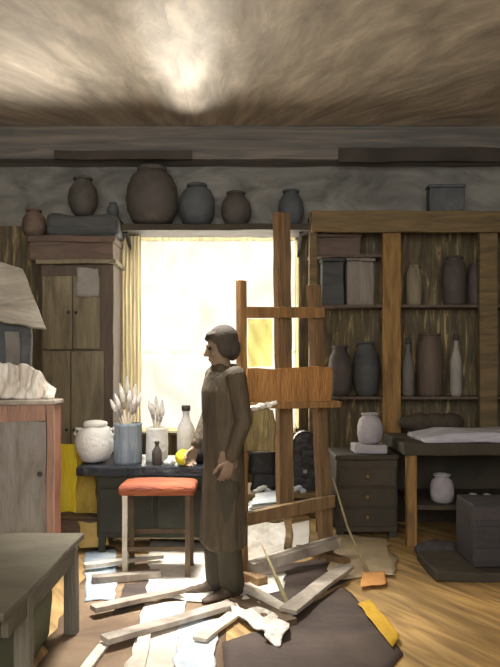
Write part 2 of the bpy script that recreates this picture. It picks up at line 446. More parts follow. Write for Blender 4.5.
b = nb(); box(b, wx0 - .02, wx1 + .02, BW - .06, BW + .06, wz0 - .03, wz0, .3); obj('window_sill', b, M['wardrobe'], wf, bevel=.005)

# sheer curtain at the left of the window
b = nb()
cx0, cx1 = PX(114, 6.9), PX(141, 6.9); n = 40
top, bot = PZ(231, 6.9), .45
rows = []
for k in range(13):
    z = top + (bot - top) * k / 12
    rows.append([Vector((cx0 + (cx1 - cx0) * i / n + .012 * noise.noise(Vector((i * .3, k * .5, 0))), 6.91 + .022 * math.sin(i * 1.1 + .3 * math.sin(k * .7)), z + (.015 * noise.noise(Vector((i * .4, 3, k)))))) for i in range(n + 1)])
ring_loft(b, rows, closed=False, cap=False)
cu = obj('curtain', b, M['curtain'], smooth=True)
tag(cu, 'narrow pale sheer curtain hanging at the left edge of the bright window', 'curtain')
b = nb(); tube(b, [(cx0 - .06, 6.91, top + .012), (cx1 + .1, 6.91, top + .012)], .012); ro = obj('curtain_rod', b, M['rail'], cu, smooth=True)

# ------------------------------------------------------------------ high shelf with dark pots above the window
hz = PZ(224, 6.62)
t = thing('wall_shelf', 'long dark shelf on the wall just above the bright window', 'shelf', (PX(210, 6.8), 6.8, hz - .12))
b = nb(); box(b, PX(117, 6.7), PX(312, 6.7), 6.6, 6.995, hz - .06, hz, .15); obj('shelf_board', b, M['benchdark'], t, wob=.012, bevel=.008)
for px in (128, 300):
    b = nb(); beam(b, (PX(px, 6.8), 6.97, hz - .2), (PX(px, 6.8), 6.7, hz - .06), .03, .03); beam(b, (PX(px, 6.8), 6.98, hz - .26), (PX(px, 6.8), 6.98, hz - .06), .03, .03); obj('bracket', b, M['rail'], t)

def pot(name, px, py0, rpx, hpx, Y, mat, label, cat, group=None, zbase=None, prof=None, rim=None, wob=.012):
    """a turned vessel standing at its real depth; py0 is its foot row"""
    r = rpx / F * Y; h = hpx / F * Y
    z = zbase if zbase is not None else PZ(py0, Y)
    c = (PX(px, Y), Y, z)
    prof = prof or [(.45, 0), (.72, .1), (.95, .3), (1, .5), (.9, .72), (.62, .88), (.5, .95), (.56, 1.0), (.46, 1.0), (.40, .93)]
    t = thing(name, label, cat, c, group)
    b = nb(); lathe(b, c, [(r * a, h * z_) for a, z_ in prof]); obj('vessel', b, mat, t, smooth=True, wob=wob * rpx / 25, freq=5)
    rr = prof[-3][0] * r if rim is None else rim * r
    b = nb()
    ring_loft(b, [[Vector((c[0] + (rr + .1 * r * math.cos(q)) * math.cos(a), c[1] + (rr + .1 * r * math.cos(q)) * math.sin(a), c[2] + h * .99 + .1 * r * math.sin(q))) for q in [2 * PI * i / 8 for i in range(8)]] for a in [2 * PI * k / 24 for k in range(25)]], True, False)
    obj('rim', b, mat, t, smooth=True)
    return t
ROUND = [(.35, 0), (.75, .07), (.96, .27), (1, .48), (.94, .68), (.76, .86), (.5, .95), (.42, .97), (.48, 1.0), (.38, 1.0), (.34, .95)]
pot('round_pot', 152, 0, 26, 57, 6.72, M['potdark'], 'large round dark pot on the shelf above the left side of the window', 'pot', 'dark pots on the high shelf', zbase=hz, prof=ROUND)
pot('round_pot', 197, 0, 18, 42, 6.78, M['potblue'], 'middle-sized dark blue-grey pot right of the large round pot', 'pot', 'dark pots on the high shelf', zbase=hz, prof=ROUND)
pot('round_pot', 236, 0, 15, 34, 6.78, M['potdark'], 'low dark pot on the shelf above the right half of the window', 'pot', 'dark pots on the high shelf', zbase=hz)
pot('round_pot', 291, 0, 13, 36, 6.78, M['potblue'], 'small dim blue-grey pot at the right end of the high shelf', 'pot', 'dark pots on the high shelf', zbase=hz)

# ------------------------------------------------------------------ wardrobe at the back left, with things stacked on it
x0, x1, y0 = PX(40, 6.4), PX(113, 6.4), 6.4
wt = PZ(264, 6.4)
t = thing('wardrobe', 'tall grey-brown wardrobe against the back wall, left of the curtain', 'wardrobe', ((x0 + x1) / 2, 6.68, 0))
b = nb(); box(b, x0, x1, y0 + .02, 6.84, .1, wt, .2); obj('carcass', b, M['wardrobe_dark'], t, wob=.01, bevel=.01)
b = nb(); box(b, x0 - .02, x1 + .02, y0 - .01, 6.85, 0, .1, .3); obj('plinth', b, M['wardrobe_dark'], t)
b = nb(); box(b, x0 - .03, x1 + .03, y0 - .03, 6.86, wt, wt + .035, .2); obj('cornice', b, M['wardrobe'], t, wob=.008)
zm = PZ(350, 6.4)
for (xa, xb, za, zb, mt) in ((x0 + .02, PX(72, 6.4), zm + .01, PZ(276, 6.4), 'wardrobe'), (PX(73, 6.4), PX(100, 6.4), zm + .01, PZ(276, 6.4), 'greylight'), (x0 + .02, PX(70, 6.4), .14, zm - .01, 'wardrobe'), (PX(71, 6.4), PX(104, 6.4), .14, zm - .01, 'wardrobe')):
    b = nb(); box(b, xa, xb, y0, y0 + .022, za, zb, .15); d = obj('door', b, M['wardrobe'], t, wob=.006, bevel=.006)
    b = nb(); ellip(b, ((xb - .03) if xa < x0 + .1 else xa + .03, y0 - .012, (za + zb) / 2), (.014, .014, .014)); obj('knob', b, M['rail'], d, smooth=True)
# note pinned on the door
b = nb(); sheet(b, [(PX(76, 6.38), 6.385, PZ(296, 6.38)), (PX(99, 6.38), 6.385, PZ(296, 6.38)), (PX(99, 6.38), 6.385, PZ(268, 6.38)), (PX(76, 6.38), 6.385, PZ(268, 6.38))], .003, 8, .006, edge=.02)
tag(obj('paper_sheet', b, M['greylight'], smooth=True), 'light grey sheet fixed to the upper door of the tall wardrobe', 'paper')
bx0, bx1 = PX(30, 6.45), PX(114, 6.45)
bt = PZ(235, 6.4)
t = thing('storage_box', 'wide dark brown lidded box lying on top of the tall wardrobe', 'box', ((bx0 + bx1) / 2, 6.7, wt + .035))
b = nb(); box(b, bx0, bx1, 6.42, 6.84, wt + .036, bt - .06, .1); obj('box_body', b, M['boxbrown'], t, wob=.014, bevel=.012)
b = nb(); box(b, bx0 - .015, bx1 + .015, 6.40, 6.86, bt - .06, bt, .1); obj('lid', b, M['boxbrown'], t, wob=.012, bevel=.015)
kt = PZ(213, 6.5)
b = nb(); box(b, PX(47, 6.5), PX(119, 6.5), 6.46, 6.85, bt + .002, kt, .06)
for v in b.verts:
    u = (v.co.z - bt) / (kt - bt)
    v.co.z -= .03 * max(0, u) * abs(math.sin(v.co.x * 7))
tag(obj('folded_blanket', b, M['bluedark'], smooth=True, wob=.02, bevel=.04), 'dark blue-grey folded blanket on the brown box over the wardrobe', 'blanket')
pot('clay_vase', 83, 0, 15, 38, 6.6, M['potdark'], 'dark grey vase standing on the folded blanket above the wardrobe', 'vase', zbase=kt - .012)
pot('clay_vase', 34, 0, 12, 28, 6.55, M['boxbrown'], 'small brown vase left of the folded blanket on the wide box', 'vase', zbase=bt - .004)
pot('clay_vase', 113, 0, 6, 16, 6.7, M['potblue'], 'tiny dark vase at the right end of the folded blanket', 'vase', zbase=kt - .015)

# ------------------------------------------------------------------ left cupboard and its load
cy0, cy1 = 4.5, 4.70
cx0, cx1 = -2.1, PX(53, cy0)
ct = PZ(400, cy0)
t = thing('cupboard', 'red-brown cupboard with a sunken grey front panel, behind the low table', 'cupboard', ((cx0 + cx1) / 2, 4.75, 0))
b = nb(); box(b, cx0, cx1, cy0 + .03, cy1, .06, ct - .03, .12); obj('carcass', b, M['redorange'], t, wob=.01, bevel=.01)
b = nb()
box(b, cx0, PX(46, cy0), cy0, cy0 + .03, ct - .14, ct - .03, .12); obj('front_rail', b, M['redbrown'], t, wob=.01)
b = nb(); box(b, PX(46.5, cy0), cx1 + .002, cy0 - .004, cy0 + .03, .06, ct - .032, .12); obj('front_stile', b, M['redbrown'], t, wob=.008)
b = nb(); box(b, cx0, PX(46, cy0), cy0 + .008, cy0 + .03, .08, ct - .14, .12); d = obj('door', b, M['grey_panel'], t, wob=.01, label='grey door panel')
b = nb(); ellip(b, (PX(40, cy0), cy0 - .008, .75), (.016, .016, .016)); obj('knob', b, M['rail'], d, smooth=True)
b = nb(); box(b, cx0 - .02, cx1 + .015, cy0 - .025, cy1 + .01, ct - .03, ct, .12); obj('cupboard_top', b, M['greywood'], t, wob=.008, bevel=.008, label='top toned pale as a highlight')  # pale wood here paints the highlight along the top edge
for xx in (cx0 + .05, cx1 - .06):
    for yy in (cy0 + .06, cy1 - .06):
        b = nb(); box(b, xx - .03, xx + .03, yy - .03, yy + .03, 0, .06, .1); obj('foot', b, M['redbrown'], t)
# pale rag on top: a stiff crumpled cloth standing in upright folds
b = nb()
ra = []
for k in range(15):
    f = k / 14
    ra.append([Vector((PX(-8 + 64 * i / 48, 4.62), 4.58 + .05 * f + .045 * noise.noise(Vector((i * .22, f * 1.5, 2))) , ct + .004 + f * (.23 * (1 - .75 * max(0, (i - 26) / 22)) + .035 * noise.noise(Vector((i * .13, 0, 5)))))) for i in range(49)])
ring_loft(b, ra, closed=False, cap=False)
rg = obj('crumpled_rag', b, M['rag'], smooth=True)
sm = rg.modifiers.new('thick', 'SOLIDIFY'); sm.thickness = .012
tag(rg, 'pale crumpled rag heaped along the front of the cupboard top', 'rag')
# dark bag
bz = PZ(306, 4.75)
t = thing('carrying_bag', 'near black soft bag standing on the cupboard behind the pale rag', 'bag', (PX(8, 4.8), 4.82, ct))
b = nb(); box(b, PX(-28, 4.75), PX(33, 4.75), 4.66, 4.77, ct + .002, bz - .03, .05)
for v in b.verts:
    u = (v.co.z - ct) / (bz - ct)
    v.co.y += (4.72 - v.co.y) * .3 * u
    v.co.z -= .1 * u * max(0, (v.co.x - PX(15, 4.75)) / .15)
obj('bag_body', b, M['bluedark'], t, smooth=True, wob=.018, bevel=.03)
b = nb(); box(b, PX(6, 4.66), PX(20, 4.66), 4.645, 4.662, ct + .18, PZ(332, 4.71), .06); obj('bag_highlight', b, M['potgrey'], t, wob=.012, label='lighter grey patch painted on as a highlight')  # lighter grey slab stands in for the highlight on the bag
# slanted board resting over the bag
p = [W(-30, 254, 4.78), W(24, 272, 4.78), W(48, 332, 4.60), W(-30, 312, 4.60)]
b = nb(); sheet(b, p, .02, 10, .012, 3, edge=.03)
sb = obj('drawing_board', b, M['slab'], bevel=.004)
tag(sb, 'pale grey board lying tilted on top of the dark bag at far left', 'board')

# ------------------------------------------------------------------ yellow board on a low dark crate, left of the table
t = thing('low_crate', 'low dark brown crate on the floor beneath the yellow board', 'crate', (PX(73, 5.65), 5.7, 0))
kz = PZ(516, 5.5)
b = nb(); box(b, PX(40, 5.5), PX(98, 5.5), 5.5, 5.9, .0, kz - .03, .1); obj('crate_body', b, M['boxbrown'], t, wob=.01, bevel=.01)
b = nb(); box(b, PX(38, 5.5), PX(99, 5.5), 5.48, 5.92, kz - .03, kz, .1); obj('crate_lid', b, M['darkplank'], t, wob=.01, bevel=.008)
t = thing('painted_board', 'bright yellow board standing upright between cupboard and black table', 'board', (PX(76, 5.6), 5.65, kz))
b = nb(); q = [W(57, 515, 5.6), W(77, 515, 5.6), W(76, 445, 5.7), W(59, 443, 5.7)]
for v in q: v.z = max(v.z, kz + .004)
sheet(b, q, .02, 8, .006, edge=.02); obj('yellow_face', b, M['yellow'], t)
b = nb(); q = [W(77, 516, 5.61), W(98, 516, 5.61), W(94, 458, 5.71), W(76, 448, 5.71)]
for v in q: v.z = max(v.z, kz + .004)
sheet(b, q, .02, 8, .006, edge=.02); obj('ochre_face', b, M['ochre_yellow'], t, label='duller ochre side')  # right side of the board in a duller ochre

# ------------------------------------------------------------------ black table
tz = .68
tx0, tx1, ty0, ty1 = PX(75, 5.3), PX(224, 5.3), 5.3, 6.0
t = thing('work_table', 'blue-black table before the bright window, holding jars and brushes', 'table', ((tx0 + tx1) / 2, 5.65, 0))
b = nb(); box(b, tx0, tx1, ty0, ty1, tz - .075, tz, .1)
obj('tabletop', b, M['tabletop'], t, wob=.008, bevel=.012)
b = nb(); box(b, PX(97, 5.4), tx1 - .02, ty0 + .08, ty1 - .05, .12, tz - .075, .15); obj('cabinet_base', b, M['blackgreen'], t, wob=.01, bevel=.01)
for i in range(2):
    xa = PX(100 + i * 58, 5.38); xb = PX(100 + i * 58 + 54, 5.38)
    b = nb(); box(b, xa, xb, ty0 + .06, ty0 + .085, .16, .5, .15); d = obj('door', b, M['blackgreen'], t, wob=.006, bevel=.006)
    b = nb(); ellip(b, (xb - .04, ty0 + .05, .36), (.014, .014, .014)); obj('knob', b, M['rail'], d, smooth=True)
for xx in (PX(99, 5.4), tx1 - .07):
    for yy in (ty0 + .1, ty1 - .1):
        b = nb(); box(b, xx, xx + .05, yy - .025, yy + .025, 0, .13, .1); obj('leg', b, M['blackgreen'], t)

def jar(name, px, rpx, hpx, Y, mat, label, cat, group=None, z=tz, prof=None, wob=.006):
    r = rpx / F * Y; h = hpx / F * Y; c = (PX(px, Y), Y, z)
    prof = prof or [(.96, 0), (1, .06), (.98, .5), (.97, .92), (1.0, 1.0), (.86, 1.0), (.84, .92), (.84, .12), (.1, .1)]
    b = nb(); lathe(b, c, [(r * a, h * z_) for a, z_ in prof])
    return tag(obj(name, b, mat, smooth=True, wob=wob, freq=6, at=c), label, cat, group)
# white lumpy jar
Yj = 5.55
c = (PX(95, Yj), Yj, tz)
t = thing('ginger_jar', 'plump white jar at the left end of the black table', 'jar', c)
b = nb(); lathe(b, c, [(.08, 0), (.12, .03), (.145, .1), (.15, .17), (.14, .23), (.115, .27), (.09, .285)]); obj('jar_body', b, M['whitejar'], t, smooth=True, wob=.02, freq=7)
b = nb(); lathe(b, c, [(.092, .284), (.1, .3), (.09, .32), (.05, .335), (.02, .34)]); obj('jar_lid', b, M['whitejar'], t, smooth=True, wob=.016, freq=9)
for sx in (-1, 1):
    b = nb(); tube(b, [(c[0] + sx * .135, c[1], tz + .2), (c[0] + sx * .165, c[1], tz + .23), (c[0] + sx * .15, c[1], tz + .265), (c[0] + sx * .105, c[1], tz + .26)], .012, 8); obj('ear', b, M['whitejar'], t, smooth=True)
jb = jar('brush_jar', 128, 14, 40, 5.5, M['bluejar'], 'tall grey-blue jar full of brushes on the black table', 'jar')
jw = jar('brush_jar', 157, 11, 34, 5.62, M['whitejar'], 'pale white jar of brushes right of the grey-blue jar', 'jar')
# brushes: one master with parts, then copies standing in the jars
def make_brush(loc, rot, label, group):
    t = thing('paint_brush', label, 'brush', (0, 0, 0), group)
    b = nb(); tube(b, [(0, 0, 0), (0, 0, .12), (0, 0, .27)], [.004, .007, .006], 8); obj('handle', b, M['handle'], t, smooth=True)
    b = nb(); tube(b, [(0, 0, .265), (0, 0, .31)], [.0075, .009], 8); obj('ferrule', b, M['lavpot'], t, smooth=True)
    b = nb(); tube(b, [(0, 0, .305), (0, 0, .34), (0, 0, .385)], [.011, .016, .004], 8); obj('bristles', b, M['bristle'], t, smooth=True)
    t.location = loc; t.rotation_euler = rot
    return t
LB1, LB2 = 'pale bristle brush standing in the tall grey-blue jar', 'pale bristle brush standing in the white jar'
first = None
jx, jy = PX(128, 5.5), 5.5
for k, (dx, ang, dy, sc) in enumerate(((-.07, -32, .0, .95), (-.06, -24, .03, 1.0), (-.05, -19, -.03, .95), (-.035, -14, .04, 1.12), (-.02, -8, -.03, 1.05), (0, -3, .03, 1.2), (.012, 4, -.02, 1.0), (.03, 9, .03, 1.1), (.045, 15, -.02, .95), (.055, 20, .02, 1.0))):
    loc = Vector((jx - .062 * ang / 25, jy + dy * .4, tz + .045)); rot = (math.radians(-dy * 150), math.radians(ang * .8), 0); sc *= 1.38
    if first is None: first = make_brush(loc, rot, LB1, 'brushes in the grey-blue jar'); first.scale = (1.3, 1.3, sc)
    else: dup(first, loc, rot, LB1, 'brushes in the grey-blue jar', (1.3, 1.3, sc))
jx, jy = PX(157, 5.62), 5.62
for k, (dx, ang, dy, sc) in enumerate(((-.05, -16, .02, .9), (-.03, -9, -.02, .85), (-.01, -3, .03, .95), (.01, 3, -.02, .8), (.03, 9, .02, .9), (.045, 15, -.01, .8))):
    loc = Vector((jx - .045 * ang / 25, jy + dy * .4, tz + .045)); sc *= 1.3; rot = (math.radians(-dy * 150), math.radians(ang * .8), 0)
    dup(first, loc, rot, LB2, 'brushes in the white jar', (1.2, 1.2, sc))
# bottles and small things on the table
BOT = [(.8, 0), (1, .05), (1, .5), (.9, .62), (.45, .76), (.38, .82), (.38, .93)]
def bottle(px, rpx, hpx, Y, mat, capm, label, cat='bottle', z=tz):
    r = rpx / F * Y; h = hpx / F * Y; c = (PX(px, Y), Y, z)
    t = thing('glass_bottle', label, cat, c)
    b = nb(); lathe(b, c, [(r * a, h * q) for a, q in BOT]); obj('bottle_body', b, mat, t, smooth=True)
    b = nb(); lathe(b, c, [(r * .46, h * .9), (r * .5, h * .93), (r * .5, h * .99), (r * .4, h)]); obj('cap', b, capm, t, smooth=True)
bottle(157, 5, 24, 5.38, M['darkjar'], M['rail'], 'small dark brown bottle in front of the white brush jar')
bottle(186, 9, 56, 5.6, M['whitejar'], M['darkjar'], 'tall milky white bottle with a dark cap, behind the lemon')
b = nb(); 
for k in range(5): ellip(b, (PX(166 + k * 1.8, 5.4), 5.4 + .012 * math.sin(k * 2), tz + .018 + .01 * (k % 2)), (.022, .02, .02))
tag(fuse('paper_wad', b, M['whitejar'], None, .005, 3), 'small crumpled white wad between the dark bottle and the lemon', 'paper')
c = Vector((PX(184, 5.36), 5.36, tz))
t = thing('lemon', 'bright yellow lemon on the black table beside the standing figure', 'lemon', c)
b = nb(); lathe(b, c, [(.004, 0), (.03, .006), (.058, .03), (.066, .06), (.056, .092), (.03, .114), (.012, .12), (.006, .126)], sx=1.1); obj('lemon_body', b, M['lemon'], t, smooth=True, wob=.006, freq=12)
b = nb(); tube(b, [c + Vector((0, 0, .124)), c + Vector((.004, 0, .134))], [.006, .004], 8); obj('stem', b, M['rope'], t, smooth=True)
pot('ink_pot', 201, 0, 9, 20, 5.5, M['black'], 'squat black pot on the table behind the figure, right of the lemon', 'pot', zbase=tz)

# ------------------------------------------------------------------ stool with the orange seat
sx0, sx1, sy0, sy1 = PX(117, 4.72), PX(194, 4.72), 4.72, 5.06
t = thing('stool', 'orange-red padded stool with pale legs in front of the black table', 'stool', ((sx0 + sx1) / 2, 4.75, 0))
b = nb(); box(b, sx0, sx1, sy0, sy1, .565, .65, .04)
for v in b.verts:
    e = min(v.co.x - sx0, sx1 - v.co.x, v.co.y - sy0, sy1 - v.co.y)
    if v.co.z > .6: v.co.z -= .02 * (1 - min(1, e / .08))
obj('seat', b, M['orange'], t, smooth=True, wob=.008, bevel=.02)
for (xx, yy) in ((sx0 + .045, sy0 + .04), (sx1 - .045, sy0 + .04), (sx0 + .045, sy1 - .04), (sx1 - .045, sy1 - .04)):
    front = yy < 4.85; left = xx < -.6
    b = nb(); beam(b, (xx + (.0 if left else .0), yy, .57), (xx + (.004 if left else .0), yy - .0, 0), .034, .034)
    obj('leg', b, M['palewood'] if (front and left) else M['darkplank'], t, wob=.006, label='pale painted front leg' if (front and left) else None)
b = nb(); beam(b, (sx0 + .06, sy0 + .04, .2), (sx1 - .06, sy0 + .04, .2), .02, .03); obj('stretcher', b, M['darkplank'], t)
b = nb(); beam(b, (sx0 + .06, sy1 - .04, .26), (sx1 - .06, sy1 - .04, .26), .02, .03); obj('stretcher', b, M['darkplank'], t)

# ------------------------------------------------------------------ low foreground table at far left
gz = .52
gx0, gx1, gy0, gy1 = -1.95, -.92, 2.62, 3.88
t = thing('low_table', 'low grey-olive wooden table in the near left corner', 'table', (-1.43, 3.25, 0))
b = nb(); box(b, gx0, gx1, gy0, gy1, gz - .035, gz, .12); obj('tabletop', b, M['trestle'], t, wob=.006, bevel=.008)
b = nb(); box(b, gx1 - .05, gx1 - .02, gy0 + .1, gy1 - .1, gz - .13, gz - .035, .2); obj('apron', b, M['trestle'], t, wob=.004)
b = nb(); box(b, gx0 + .1, gx1 - .07, gy1 - .06, gy1 - .03, gz - .12, gz - .035, .2); obj('apron', b, M['trestle'], t, wob=.004)
for (xx, yy) in ((gx1 - .045, 2.98), (gx1 - .045, gy1 - .1), (gx0 + .06, gy0 + .1), (gx0 + .06, gy1 - .1)):
    b = nb(); beam(b, (xx, yy, gz - .036), (xx, yy, 0), .07, .06); obj('leg', b, M['trestle_leg'], t, wob=.006, bevel=.006)
# folded dark green cloth stored under it
b = nb(); box(b, -1.85, -1.04, 2.75, 3.7, .002, .3, .08); 
tag(obj('folded_drop_cloth', b, M['green'], smooth=True, wob=.02, bevel=.04), 'dark green folded cloth heaped under the low table', 'cloth')

# ------------------------------------------------------------------ papers on the floor
def paper(pts, mat, label, name='paper_sheet', z=.0, amp=.012, seed=0, edge=.03, th=.003, cat='paper', freq=5):
    b = nb(); sheet(b, [FL(*p, z=0) + Vector((0, 0, z)) for p in pts], th, 14, amp, freq, seed, edge=edge)
    return tag(obj(name, b, mat, smooth=True), label, cat)
paper([(146, 600), (212, 604), (214, 542), (150, 540)], M['white'], 'large bright white sheet on the floor below the orange stool', z=.004, seed=1)
paper([(86, 602), (116, 600), (116, 548), (84, 552)], M['blue'], 'pale blue sheet on the floor left of the stool', z=.002, seed=2)
paper([(172, 690), (214, 690), (216, 622), (180, 620)], M['whiteblue'], 'bluish white sheet at the bottom edge beside the dark canvas', z=.008, seed=3)
paper([(120, 690), (172, 690), (184, 604), (146, 602)], M['pinkgrey'], 'pinkish grey sheet on the floor under the crossed pale slats', z=.006, seed=4)
b = nb(); sheet(b, [W(80, 549, 5.4), W(108, 546, 5.42), W(106, 524, 5.47), W(78, 521, 5.46)], .003, 12, .02, 7, 5, edge=.03)
tag(obj('paper_sheet', b, M['tan'], smooth=True), 'tan sheet propped against the low crate under the table end', 'paper')
paper([(240, 600), (284, 592), (286, 574), (252, 578)], M['white'], 'white sheet on the floor under the easel base', z=.003, seed=6)
paper([(112, 616), (146, 606), (150, 582), (124, 586)], M['tarp'], 'brown scrap on the floor between the pale slats', z=.003, seed=8)
# crumpled grey-white rags before the figure
b = nb()
sheet(b, [FL(228, 612, .02), FL(276, 648, .02), FL(292, 634, .02), FL(246, 602, .02)], .006, 40, .085, 11, 3, edge=.05)
for v in b.verts: v.co.z = max(.022, v.co.z - .015)
tag(obj('crumpled_rag', b, M['rag'], smooth=True), 'grey-white crumpled rag lying on the near dark canvas before the easel', 'rag')
# slats (loose stretcher bars), each lying or propped on the papers
def slat(p, q, w, mat, label, h=.022, name='wood_batten', group=None):
    b = nb(); beam(b, p, q, w * 1.35, h, step=.07)
    return tag(obj(name, b, mat, wob=.007, bevel=.003), label, 'slat', group)
def fz(px, py, z): return FL(px, py, z)
slat(fz(84, 566, .05), fz(162, 556, .05), .05, M['palewood'], 'thin pale slat lying across the pale blue sheet, farthest of the left slats', .03)
slat(fz(92, 580, .03), fz(160, 574, .03), .055, M['greywood'], 'short thick grey slat on the floor in front of the pale stool leg', .05)
slat(fz(93, 609, .05), fz(182, 590, .05), .06, M['greywood'], 'grey slat reaching the shoes of the figure, behind the longest slat', .03)
slat(fz(104, 640, .05), fz(232, 604, .05), .065, M['greywood'], 'longest grey slat slanting over the papers in the left foreground', .03)
slat(fz(106, 642, .016), fz(70, 690, .016), .04, M['palewood'], 'pale slat running toward the viewer at lower left', .02)
slat(fz(148, 614, .022), fz(134, 690, .022), .05, M['palewood'], 'pale slat lying lengthwise on the pinkish sheet', .02)
slat(fz(200, 640, .03), fz(234, 614, .03), .06, M['palewood'], 'short pale slat end on the bluish sheet', .02)
slat(fz(243, 585, .04), fz(291, 614, .04), .07, M['palewood'], 'pale slat forming the left side of the V under the easel', .025)
slat(fz(288, 611, .07), fz(346, 566, .07), .08, M['greywood'], 'pale slat forming the right side of the V under the easel', .025)
slat(fz(238, 600, .03), fz(288, 625, .03), .10, M['darkplank'], 'dark brown plank on the floor between the figure and the near canvas', .05, name='floor_plank')
# sheets added to darken the floor at lower left and under the easel
paper([(20, 700), (228, 700), (222, 556), (92, 556)], M['floordark'], 'brown sheet added to darken the floor under the papers and grey slats at lower left', name='dark_floor_sheet', z=.0005, amp=.001, seed=12, edge=.06, th=.001, cat='cloth')
paper([(262, 618), (352, 580), (330, 556), (244, 572)], M['tarp'], 'dark brown sheet standing in for shadow on the floor inside the V of pale slats', name='floor_sheet', z=.0006, amp=.001, seed=13, edge=.05, th=.001, cat='cloth')
# ------------------------------------------------------------------ dark canvas sheet on the floor
poly = [(226, 690), (222, 645), (262, 632), (296, 616), (342, 588), (352, 596), (368, 614), (388, 636), (403, 656), (374, 690)]
b = nb()
pts = [FL(px, py) for px, py in poly]
ctr = sum(pts, Vector()) / len(pts)
NR = 12
rings = []
den = []
for i, p_ in enumerate(pts):
    for s_ in range(5): den.append(p_.lerp(pts[(i + 1) % len(pts)], s_ / 5))
for k in range(NR):
    f = 1 - k / NR
    rings.append([ctr.lerp(p_, f) + Vector((0, 0, .012 + .02 * (0.5 + .5 * noise.noise(ctr.lerp(p_, f) * 4)) * (1 if k else .3))) for p_ in den])
ring_loft(b, [[p_ - Vector((0, 0, p_.z - .003)) for p_ in rings[0]]] + rings, True, True)
tag(obj('canvas_sheet', b, M['tarp'], smooth=True), 'big dark brown canvas spread flat on the near floor, pointed at the right', 'canvas')
b = nb(); sheet(b, [FL(358, 610), FL(371, 606), FL(400, 642), FL(392, 654)], .004, 10, .006, seed=3, edge=.015)
yo = obj('cloth_strip', b, M['dullyellow'], smooth=True); yo.location.z = .034; tag(yo, 'yellow strip lying along the right edge of the dark canvas', 'cloth')
paper([(328, 580), (396, 578), (388, 540), (330, 534)], M['greycloth'], 'taupe cloth spread on the floor right of the easel', name='floor_sheet', z=.002, amp=.03, seed=9, edge=.06, cat='cloth')
paper([(360, 592), (386, 588), (384, 576), (362, 576)], M['orangecloth'], 'small dull orange rag on the floor by the tip of the cane', name='floor_rag', z=.022, amp=.012, seed=10, cat='rag')

# ------------------------------------------------------------------ easel
LP = Vector((PX(243, 4.75), 4.75, 0)); RP = Vector((PX(326, 5.2), 5.2, 0))
U = (RP - LP).normalized(); N = Vector((U.y, -U.x, 0))      # N points toward the viewer's right
t = thing('studio_easel', 'tall brown wooden studio easel right of the standing figure', 'easel', (LP + RP) / 2)
lt = W(241.5, 281, 4.75); rt_ = W(314, 285, 5.2)
b = nb(); beam(b, LP + Vector((0, 0, .05)), lt, .055, .055, up=N); obj('post', b, M['easel'], t, wob=.007, bevel=.004)
b = nb(); beam(b, RP + Vector((0, 0, .05)), rt_, .10, .06, up=N); obj('post', b, M['easel_dark'], t, wob=.007, bevel=.004)
MP = (LP + RP) / 2
my = MP.y + .03
b = nb(); beam(b, W(285.5, 511, my), W(281.5, 213, my), .125, .05, up=N); obj('mast', b, M['easel_dark'], t, wob=.008, bevel=.004)
def cross(pl, pr, w, h, mat, name='crossbar', off=0, **k):
    a = Vector((PX(pl[0], 4.75), 4.75, PZ(pl[1], 4.75))) + N * off; c = Vector((PX(pr[0], 5.2), 5.2, PZ(pr[1], 5.2))) + N * off
    b = nb(); beam(b, a, c, w, h); return obj(name, b, M[mat], t, wob=.006, bevel=.004, **k)
cross((243, 313), (320, 313), .04, .075, 'easel', off=.03)
cross((244, 518), (330, 500), .05, .09, 'easel_dark', off=.03)
cross((246, 566), (332, 540), .09, .07, 'greywood', off=.05, label='lower crossbar toned pale for the light on it')  # pale grey stands in for the lit top of this bar
cross((243, 405), (330, 404), .10, .045, 'easel', name='tray', off=.07)
# feet running toward the viewer
for B in (LP, RP):
    b = nb(); beam(b, B + N * .22 + Vector((0, 0, .03)), B - N * .35 + Vector((0, 0, .03)), .08, .06); obj('foot', b, M['easel_dark'], t, wob=.004, bevel=.004)
# board standing on the tray
def onplane(px, py, off):
    """point of the easel plane seen at this pixel (the plane leans on its posts)"""
    A = LP + N * off
    d = Vector(((px - 250) / F, 1, (HY - py) / F))
    k = (A.dot(N)) / (d.x * N.x + d.y * N.y)
    return Vector((d.x * k, d.y * k, CAMH + d.z * k))
b = nb()
q = [onplane(246, 402, .055), onplane(331, 402, .055), onplane(331, 367, .055), onplane(246, 369, .055)]
zt = PZ(405, 4.75) + .03
sheet(b, q, .012, 10, .004, edge=.02)
tag(obj('painting_board', b, M['board']), 'low wide orange-brown panel resting on the easel tray', 'panel')
b = nb()
q = [onplane(248, 367, .075), onplane(272, 366, .075), onplane(272, 319, .075), onplane(248, 319, .075)]
n_ = 10
ring_loft(b, [[q[0].lerp(q[1], i / n_).lerp(q[3].lerp(q[2], i / n_), k / n_) + N * .004 * math.sin(i + k) for i in range(n_ + 1)] for k in range(n_ + 1)], closed=False, cap=False)
tag(obj('yellow_light_sheet', b, M['yellowlight']), 'small pale yellow sheet on the orange-brown easel panel, standing in for yellow window light', 'canvas')  # sheet stands in for yellow light seen through the window
b = nb()
q = [onplane(246, 452, .10), onplane(276, 452, .10), onplane(276, 408, .125), onplane(246, 408, .125)]
sheet(b, q, .006, 16, .02, 14, edge=.02)
tag(obj('hanging_cloth', b, M['olive_cloth'], smooth=True), 'streaky olive cloth hanging from the easel tray left of the mast', 'cloth')
b = nb()
for (px, py, r) in ((254, 408, .03), (261, 406, .034), (268, 405, .034), (274, 403, .024)):
    ellip(b, onplane(px, py, .13), (r * 1.1, r * .8, r * .7))
tag(fuse('crumpled_rag', b, M['white'], None, .006, 2), 'small white rag lying on the easel tray above the olive cloth', 'rag')

